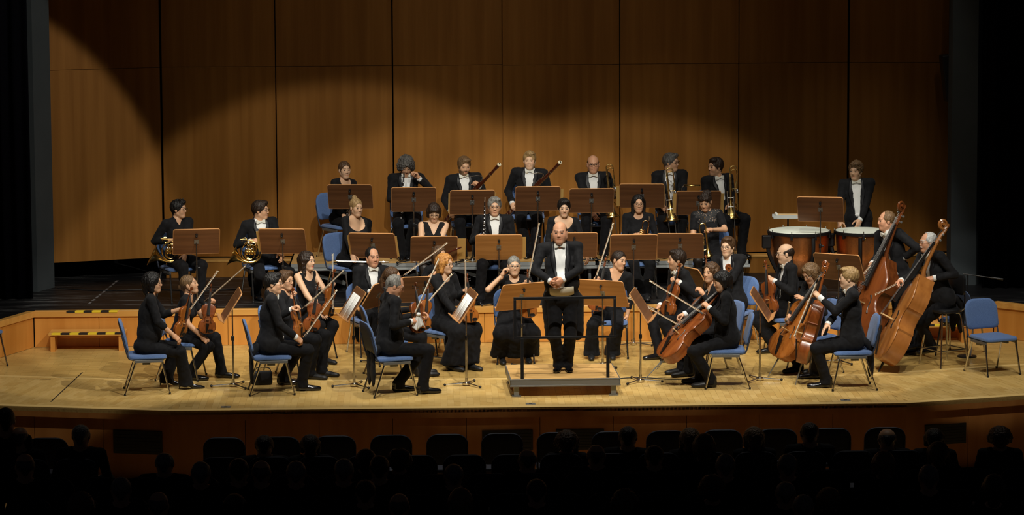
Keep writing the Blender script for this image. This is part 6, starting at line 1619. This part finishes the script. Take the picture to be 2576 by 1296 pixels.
BOWS = [
    ((-4.402, -0.7, 0.84), (-4.043, -0.3, 1.319), (0, -0.6, -0.8), 'bow raised by the violinist with a dark bob'),
    ((-4.207, -0.05, 0.936), (-3.677, -0.35, 1.417), (0, -0.6, -0.8), 'bow held by the blond violinist with a bun'),
    ((-3.012, -0.95, 0.636), (-2.677, -0.6, 1.079), (0.5, -0.5, -0.5), 'bow held low by the dark-haired violinist in tails'),
    ((-3.061, -0.1, 0.839), (-2.553, -0.32, 1.337), (0, -0.6, -0.8), 'bow held up by the violinist with fist on mouth'),
    ((-2.745, 1.0, 0.61), (-2.744, 1.15, 1.184), (0.8, -0.5, 0), 'bow upright against the violin of the sleeveless violinist'),
    ((-1.744, -1.12, 0.881), (-1.48, -1.0, 1.459), (-0.8, -0.6, 0), 'bow rising from the white cloth of the grey-haired violinist'),
    ((-1.648, 0.0, 0.811), (-1.343, 0.45, 1.095), (-0.6, -0.6, -0.4), 'bow held by the violinist with ponytail'),
    ((-1.884, 1.25, 1.035), (-1.483, 1.5, 1.303), (0, -0.6, -0.8), 'bow crossing before the brown-haired violinist with glasses'),
    ((-1.134, 0.34, 0.61), (-1.133, 0.45, 1.238), (0.8, -0.5, 0), 'bow upright before the red-haired violinist'),
    ((-0.381, 0.8, 0.998), (-0.251, 0.85, 1.631), (0.8, -0.5, 0), 'bow held up beside the violinist touching her glasses'),
    ((0.457, 1.15, 0.975), (0.668, 1.25, 1.607), (0.8, -0.5, 0), 'bow held up by the viola player leaning right'),
    ((1.238, 1.25, 0.585), (0.797, 0.85, 0.82), (0, -0.5, -0.8), 'bow held across the lap by the viola player in profile'),
    ((1.608, -0.95, 0.871), (1.175, -0.85, 1.133), (0, -0.5, -0.8), 'bow lying across the cello of the front cellist'),
    ((1.414, -0.2, 0.605), (0.923, -0.25, 0.901), (0, -0.5, -0.8), 'pale bow between the front cello and the viola stand'),
    ((2.642, -0.15, 0.643), (2.605, -0.8, 0.978), (0.5, -0.5, 0), 'bow upright in the right hand of the shaggy-haired cellist'),
    ((2.916, -1.05, 1.29), (2.697, -1.0, 0.73), (-0.8, -0.5, 0), 'bow resting against the cello of the blond cellist'),
    ((3.903, 1.38, 1.135), (3.624, 1.0, 0.934), (0, -0.6, -0.8), 'reddish bow of the standing bass player'),
    ((4.055, 0.4, 1.017), (3.711, -0.2, 0.982), (0, -0.6, -0.8), 'bow of the moustached bass player'),
]
WINDS = [
    ('clarinet', (-2.674, 4.38, 1.145), (-2.633, 4.45, 1.753), (0, -1, 0), 'clarinet held upright by the clarinettist in black', 'clarinet'),
    ('clarinet', (-1.945, 4.42, 1.304), (-1.899, 4.55, 1.928), (0, -1, 0), 'clarinet held upright by the curly grey-haired clarinettist', 'clarinet'),
    ('bassoon', (-1.341, 4.85, 1.268), (-0.71, 4.15, 2.035), (-0.4, -0.9, 0.2), 'bassoon slanting before the bearded bassoonist', 'bassoon'),
    ('bassoon', (-0.526, 4.95, 1.309), (0.065, 4.25, 2.018), (-0.4, -0.9, 0.2), 'bassoon slanting before the fair-haired bassoonist', 'bassoon'),
    ('flute', (-2.748, 2.7, 1.028), (-2.071, 2.72, 1.004), (0, -1, 0.3), 'silver flute across the lap of the blond flautist', 'flute'),
    ('flute_wood_head', (-1.767, 2.55, 0.963), (-1.413, 2.5, 1.114), (0, -1, 0.3), 'dark flute on the knee of the v-neck flautist', 'flute'),
    ('oboe', (-0.875, 2.8, 1.177), (-0.855, 2.85, 1.682), (0, -1, 0), 'oboe held upright by the grey-haired oboist', 'oboe'),
    ('trombone', (0.866, 4.45, 1.347), (0.801, 4.5, 1.949), (0, -1, 0), 'trombone with bell down beside the bald trombonist', 'trombone'),
    ('trombone', (1.665, 4.42, 1.296), (1.596, 4.5, 1.948), (0, -1, 0), 'trombone held upright by the grey-haired trombonist', 'trombone'),
    ('trombone', (2.459, 4.4, 1.318), (2.446, 4.5, 1.984), (0, -1, 0), 'trombone held upright by the dark-haired trombonist', 'trombone'),
    ('small_trumpet', (1.221, 2.98, 1.187), (1.264, 3.0, 1.508), (0, -1, 0), 'small golden trumpet in the hands of the trumpeter with glasses', 'trumpet'),
    ('trumpet', (2.025, 2.98, 1.0), (1.98, 3.0, 1.482), (0, -1, 0), 'golden trumpet in the hands of the trumpeter in lace', 'trumpet'),
]
HORNS = [
    ((-4.857, 2.98, 1.136), 8, 'french horn on the lap of the short-haired horn player'),
    ((-3.843, 2.98, 1.117), 4, 'french horn on the lap of the horn player in tails'),
]
LISTENERS = [(2, -5.758, -4.6, 1.166), (2, -5.129, -4.6, 1.181), (2, -3.259, -4.6, 1.004), (2, -2.79, -4.6, 0.987), (2, -0.15, -4.6, 0.993), (2, 0.486, -4.6, 1.103), (2, 1.122, -4.6, 1.076), (2, 1.78, -4.6, 1.078), (2, 2.356, -4.6, 1.126), (2, 3.16, -4.6, 1.055), (2, 3.655, -4.6, 1.021), (2, 4.338, -4.6, 0.956), (2, -5.9, -4.6, 1.366), (3, -4.191, -5.55, 1.069), (3, -2.195, -5.55, 1.084), (3, -1.859, -5.55, 1.069), (3, -0.59, -5.55, 1.068), (3, 0.105, -5.55, 1.109), (3, 0.682, -5.55, 1.091), (3, 1.187, -5.55, 1.199), (3, 3.533, -5.55, 1.094), (4, -5.447, -6.5, 1.273), (4, -3.76, -6.5, 1.174), (4, -3.397, -6.5, 1.198), (4, -3.175, -6.5, 1.18), (4, -2.843, -6.5, 1.169), (4, -2.383, -6.5, 1.187), (4, -2.039, -6.5, 1.211), (4, -1.33, -6.5, 1.122), (4, 1.304, -6.5, 1.196), (4, 1.902, -6.5, 1.19), (4, 2.836, -6.5, 1.199), (5, -4.423, -7.45, 1.229), (5, -2.152, -7.45, 1.175), (5, -0.557, -7.45, 1.166), (5, 1.08, -7.45, 1.171), (5, 1.774, -7.45, 1.118), (5, -3.374, -7.45, 1.053), (5, 3.113, -7.45, 1.267), (5, 2.181, -7.45, 1.0), (6, -1.825, -8.4, 1.256), (6, -1.278, -8.4, 1.287), (6, 0.2, -8.4, 1.249), (6, 1.818, -8.4, 1.202), (6, -3.984, -8.4, 1.294), (6, -4.678, -8.4, 1.272), (6, 3.548, -8.4, 1.403)]
HALL_CHAIRS = [(1, -5.61, -3.606), (1, -3.737, -3.681), (1, -3.154, -3.665), (1, -2.565, -3.648), (1, -1.971, -3.631), (1, -1.376, -3.615), (1, -0.792, -3.598), (1, -0.202, -3.581), (1, 0.384, -3.565), (1, 0.967, -3.548), (1, 1.556, -3.532), (1, 2.146, -3.515), (1, 2.724, -3.498), (1, 3.312, -3.482), (2, -5.668, -4.72), (2, -5.174, -4.72), (2, -3.689, -4.72), (2, -3.193, -4.72), (2, -2.697, -4.72), (2, -2.2, -4.72), (2, -1.703, -4.72), (2, -1.206, -4.72), (2, -0.708, -4.72), (2, -0.209, -4.72), (2, 0.289, -4.72), (2, 0.789, -4.72), (2, 1.289, -4.72), (2, 1.789, -4.72), (2, 2.289, -4.72), (2, 2.791, -4.72), (2, 3.292, -4.72), (3, -5.299, -5.67), (3, -4.821, -5.67), (3, -4.342, -5.67), (3, -3.862, -5.67), (3, -3.383, -5.67), (3, -2.903, -5.67), (3, -2.422, -5.67), (3, -1.941, -5.67), (3, -1.459, -5.67), (3, -0.978, -5.67), (3, -0.495, -5.67), (3, -0.012, -5.67), (3, 0.471, -5.67), (3, 0.954, -5.67), (3, 1.438, -5.67), (3, 1.923, -5.67), (3, 2.408, -5.67), (3, 2.893, -5.67), (3, 3.379, -5.67), (3, 3.865, -5.67), (3, 4.352, -5.67), (3, 4.839, -5.67), (4, -5.401, -6.62), (4, -4.938, -6.62), (4, -4.475, -6.62), (4, -4.012, -6.62), (4, -3.548, -6.62), (4, -3.084, -6.62), (4, -2.62, -6.62), (4, -2.155, -6.62), (4, -1.689, -6.62), (4, -1.223, -6.62), (4, -0.757, -6.62), (4, -0.291, -6.62), (4, 0.177, -6.62), (4, 0.644, -6.62), (4, 1.112, -6.62), (4, 1.58, -6.62), (4, 2.049, -6.62), (4, 2.518, -6.62), (4, 2.988, -6.62), (4, 3.458, -6.62), (4, 3.928, -6.62), (4, 4.399, -6.62), (5, -5.048, -7.57), (5, -4.601, -7.57), (5, -4.153, -7.57), (5, -3.706, -7.57), (5, -3.258, -7.57), (5, -2.809, -7.57), (5, -2.36, -7.57), (5, -1.911, -7.57), (5, -1.461, -7.57), (5, -1.011, -7.57), (5, -0.56, -7.57), (5, -0.109, -7.57), (5, 0.342, -7.57), (5, 0.794, -7.57), (5, 1.246, -7.57), (5, 1.699, -7.57), (5, 2.152, -7.57), (5, 2.605, -7.57), (5, 3.059, -7.57), (5, 3.513, -7.57), (5, 3.968, -7.57), (5, 4.423, -7.57), (6, -5.134, -8.52), (6, -4.703, -8.52), (6, -4.272, -8.52), (6, -3.84, -8.52), (6, -3.408, -8.52), (6, -2.975, -8.52), (6, -2.542, -8.52), (6, -2.109, -8.52), (6, -1.675, -8.52), (6, -1.241, -8.52), (6, -0.807, -8.52), (6, -0.372, -8.52), (6, 0.064, -8.52), (6, 0.499, -8.52), (6, 0.935, -8.52), (6, 1.372, -8.52), (6, 1.809, -8.52), (6, 2.246, -8.52), (6, 2.683, -8.52), (6, 3.121, -8.52), (6, 3.56, -8.52), (6, 3.999, -8.52)]

# ================================================================== setting everyone in place
for loc, face, lab, seat in CHAIRS:
    o = place('chair', lab, 'chair', loc, R(face), group='blue chairs of the orchestra')
    if seat > .46: o.scale = (1, 1, seat / .445)
for loc, face, lab in [((5.12, -.10, 0), 22, 'empty blue chair at the right end of the stage'), 
                       ((4.98, 1.28, 0), 150, 'blue chair behind the stool of the moustached bass player'), ((-7.02, .95, 0), 60, 'chair cut off by the left edge of the picture')]:
    place('chair', lab, 'chair', loc, R(face), group='blue chairs of the orchestra')
for base, hz, rz, lab in STANDS: put_stand(base, hz, R(rz), lab, 'stand_lit' if 'of the conductor' in lab or 'grey-haired oboist' in lab else 'stand')
for base, hz, rz, lab, kw in MUSIC: put_music(base, hz, R(rz), lab, **kw)
for key, b, t, fr, lab, cat in STRINGS: place(key, lab, cat, mtx=axes_mtx(b, t, fr), group='bowed instruments of the orchestra')
for b, t, fr, lab in BOWS: place('bow', lab, 'bow', mtx=axes_mtx(b, t, [-x for x in fr]), group='bows of the string players')
for key, b, t, fr, lab, cat in WINDS: place(key, lab, cat, mtx=axes_mtx(b, t, [-x for x in fr]), group='wind instruments of the orchestra')
for loc, rz, lab in HORNS: place('horn', lab, 'french horn', loc, R(rz), group='wind instruments of the orchestra')
# kettledrums, their mallets and tray
timpano((3.25, 3.48, SZ), .385, 'large copper kettledrum on the left, before the timpanist', .15)
timpano((4.06, 3.42, SZ), .335, 'smaller copper kettledrum on the right, beside the standing bass player', -.35)
e = empty('mallet_tray', (3.16, 3.95, SZ), 0, 'grey mallet tray on a pole behind the large kettledrum', 'tray')
MB().tube([(0, 0, 0), (0, 0, .92)], .011, 8).build('pole', 'black_paint', e)
MB().lathe([(.14, 0), (.14, .015), (.02, .03)], 16).build('foot', 'black_paint', e)
mm = MB(); mm.box((-.20, -.09, .92), (.20, .09, .932)); mm.box((-.20, -.09, .932), (.20, -.082, .965)); mm.box((-.20, .082, .932), (.20, .09, .965)); mm.build('tray', 'tray_grey', e, smooth=False)
for i in range(5):
    m_ = empty('timpani_mallet', (2.99, 3.89 + .028 * i, SZ + .965 + .004 * (i % 2)), 0, 'felt-headed mallet lying in the grey tray, %s from the front' % ['first', 'second', 'third', 'fourth', 'fifth'][i], 'mallet', 'timpani mallets in the tray')
    MB().tube([(.03, 0, 0), (.36, 0, -.003)], .007, 8).build('handle', 'maple_pale', m_)
    MB().ball((.015, 0, .004), (.024, .020), 12, 8, (1, 0, 0)).build('felt_head', 'ivory_satin', m_)
# high stools
def stool(loc, h, lab, rz, back):
    e = empty('high_stool', loc, rz, lab, 'stool')
    pad(rrect(.36, .34, .12, 5), [(.9, 0), (1, .01), (1, .035), (.9, .05), (.5, .052)], lambda x, y, z: (x, y, h - .055 + z)).build('seat', 'black_plastic', e)
    for sx in (-1, 1):
        for sy in (-1, 1):
            MB().tube(smooth_path([(sx * .10, sy * .10, h - .06), (sx * .14, sy * .14, h - .09), (sx * .17, sy * .17, h * .5), (sx * .21, sy * .21, 0)], 4), .0115, 8).build('leg', 'chrome', e)
    for a, b in (((-.19, -.19), (.19, -.19)), ((-.19, .19), (.19, .19)), ((-.19, -.19), (-.19, .19)), ((.19, -.19), (.19, .19))):
        MB().tube([(a[0], a[1], .20), (b[0], b[1], .20)], .008, 8).build('foot_rail', 'chrome', e)
    if back:
        pad(rrect(.34, .24, .05, 5), [(1, 0), (1, .03), (.9, .04)], lambda x, y, z: (x, .20 - .5 * x * x - z, h + .27 + y)).build('backrest', 'black_plastic', e)
        for sx in (-1, 1): MB().tube(smooth_path([(sx * .12, .12, h - .05), (sx * .13, .20, h), (sx * .13, .20, h + .20)], 4), .009, 8).build('back_upright', 'chrome', e)
    return e
stool((4.64, .50, 0), .70, 'high black stool with chrome legs under the moustached bass player', R(-62), True)
stool((4.11, 4.07, SZ), .78, 'high stool hidden under the timpanist', R(-12), False)
# small things
e = empty('handbag', (-3.52, -.42, 0), R(8), 'small black leather handbag on the floor behind the left front violinist', 'bag')
pad(rrect(.235, .16, .03, 4), [(.85, -.045), (.98, -.035), (1, 0), (.98, .035), (.85, .045)], lambda x, y, z: (x, z * (1 - .35 * (y + .08) / .16), .082 + y)).build('pouch', 'shoe_matt', e)
MB().tube(smooth_path([(-.10, 0, .15), (-.08, .02, .19), (0, .03, .20), (.08, .02, .19), (.10, 0, .15)], 4), .006, 6).build('strap', 'shoe_matt', e)
MB().tube([(-.10, -.02, .155), (.10, -.02, .155)], .003, 6).build('zip', 'steel_grey', e)
hk_ = empty('handkerchief', (-1.685, -1.17, .93), R(15), 'white handkerchief hanging from the hands of the bowed grey-haired violinist', 'cloth')
for x0, w0, ln, ph in ((-.03, .060, .19, 0.0), (.03, .048, .13, 1.2)):
    MB().grid(lambda u, v: (x0 * v * 1.2 + (u - .5) * (.03 + w0 * v), .014 * math.sin(u * 9 + ph) * (.3 + v) - .01 * v, -ln * v - .035 * v * abs(u - .5 - .15 * math.cos(ph)) * 2 * (1 if ph else -1)), 14, 10).build('fold', 'handkerchief', hk_, solid=.002)
MB().ball((0, 0, .0), (.026, .022), 10, 8).build('gathered_end', 'handkerchief', hk_)
# clip-on lamp on a trombone stand
e = empty('stand_lamp', (1.90, 4.17, 1.71), R(-2), 'small brass clip-on lamp on the stand of the dark-haired trombonist', 'lamp')
MB().tube([(-.12, -.02, 0), (-.12, -.02, -.05)], [.010, .014], 8).build('clip', 'black_plastic', e)
MB().tube(smooth_path([(-.12, -.02, 0), (-.125, -.03, .05), (-.10, -.03, .085), (-.06, -.03, .09)], 4), .0045, 6).build('arm', 'silver', e)
sh_ = MB()
for i in range(9):
    a = PI * i / 8
    for x in (-.10, .12): sh_.v.append((x, -.03 - .022 * math.cos(a), .082 + .020 * math.sin(a)))
for i in range(8): sh_.f.append((2 * i, 2 * i + 1, 2 * i + 3, 2 * i + 2))
sh_.build('shade', 'brass', e, solid=.002)
MB().tube(smooth_path([(-.125, -.03, .05), (-.17, -.05, .02), (-.18, -.05, -.25), (-.17, -.05, -.55)], 5), .003, 6).build('cable', 'cable_black', e)
# microphone on a short boom behind the bass stool
e = empty('microphone_stand', (5.02, 1.05, 0), 0, 'thin black microphone stand behind the moustached bass player', 'microphone stand')
MB().tube([(0, 0, .02), (0, 0, 1.02)], .008, 8).build('pole', 'black_paint', e); MB().lathe([(.12, 0), (.12, .014), (.02, .03)], 16).build('base', 'black_paint', e)
MB().tube([(-.06, 0, 1.03), (.30, -.05, .98)], .006, 8).build('boom', 'black_paint', e); MB().tube([(.28, -.05, .985), (.42, -.07, .965)], [.011, .013], 10).build('microphone', 'black_plastic', e)
# ------------------------------------------------------------------ the players
for s in PEOPLE: person(s)
# ------------------------------------------------------------------ the listeners in the dark hall, seen from behind
CH, BH, HH = .022, .030, .011
LOOK = [('grey-haired man', dict(hair='thin', hairc='grey')), ('dark-haired woman with bobbed hair', dict(hair='bob', hairc='dark', fem=True)), ('dark-haired man', dict(hair='short', hairc='dark')),
        ('curly-haired woman', dict(hair='bushy', hairc='brown', fem=True)), ('balding man', dict(hair='fringe', hairc='saltpepper')), ('light-haired woman', dict(hair='wavy', hairc='lightbrown', fem=True))]
for i, (nm, kw) in enumerate(LOOK):
    r_ = person(dict(label='x', z=HF, hip=(0.0, -20.0 - i), face=180, head=(0.0, -20.02 - i, HF + 1.22), hyaw=180, wear='top', neckline='scoop', scoop=.05, cloth='audience_cloth', hres=.009, seat=.43, **kw))
    template('listener_%d' % i, r_)
NUM = ['', 'one', 'two', 'three', 'four', 'five', 'six']
ORD = ['first', 'second', 'third', 'fourth', 'fifth', 'sixth', 'seventh', 'eighth', 'ninth', 'tenth', 'eleventh', 'twelfth', 'thirteenth', 'fourteenth', 'fifteenth', 'sixteenth', 'seventeenth', 'eighteenth', 'nineteenth', 'twentieth', 'twenty-first', 'twenty-second']
ra = random.Random(11); PICK = {2: [4, 4, 2, 1, 3, 2, 4, 5, 2, 4, 1, 3, 1]}
for row in sorted(set(a[0] for a in LISTENERS)):
    L = sorted([a for a in LISTENERS if a[0] == row], key=lambda a: a[1])
    for n, (r_, x, y, h) in enumerate(L):
        q = ra.randrange(6)
        if row == 2: q = [2, 4, 0, 2, 1, 3, 2, 5, 5, 2, 4, 1, 3][n % 13]
        o = place('listener_%d' % q, '%s from behind, %s from left in hall row %s' % (LOOK[q][0], ORD[n], NUM[row]), 'person', (x, y, HF), R(ra.uniform(-8, 8)), group='listeners in the dark hall')
        o.scale = (1.12, 1.12, min(1.12, max(.86, h / 1.22)))
    del L
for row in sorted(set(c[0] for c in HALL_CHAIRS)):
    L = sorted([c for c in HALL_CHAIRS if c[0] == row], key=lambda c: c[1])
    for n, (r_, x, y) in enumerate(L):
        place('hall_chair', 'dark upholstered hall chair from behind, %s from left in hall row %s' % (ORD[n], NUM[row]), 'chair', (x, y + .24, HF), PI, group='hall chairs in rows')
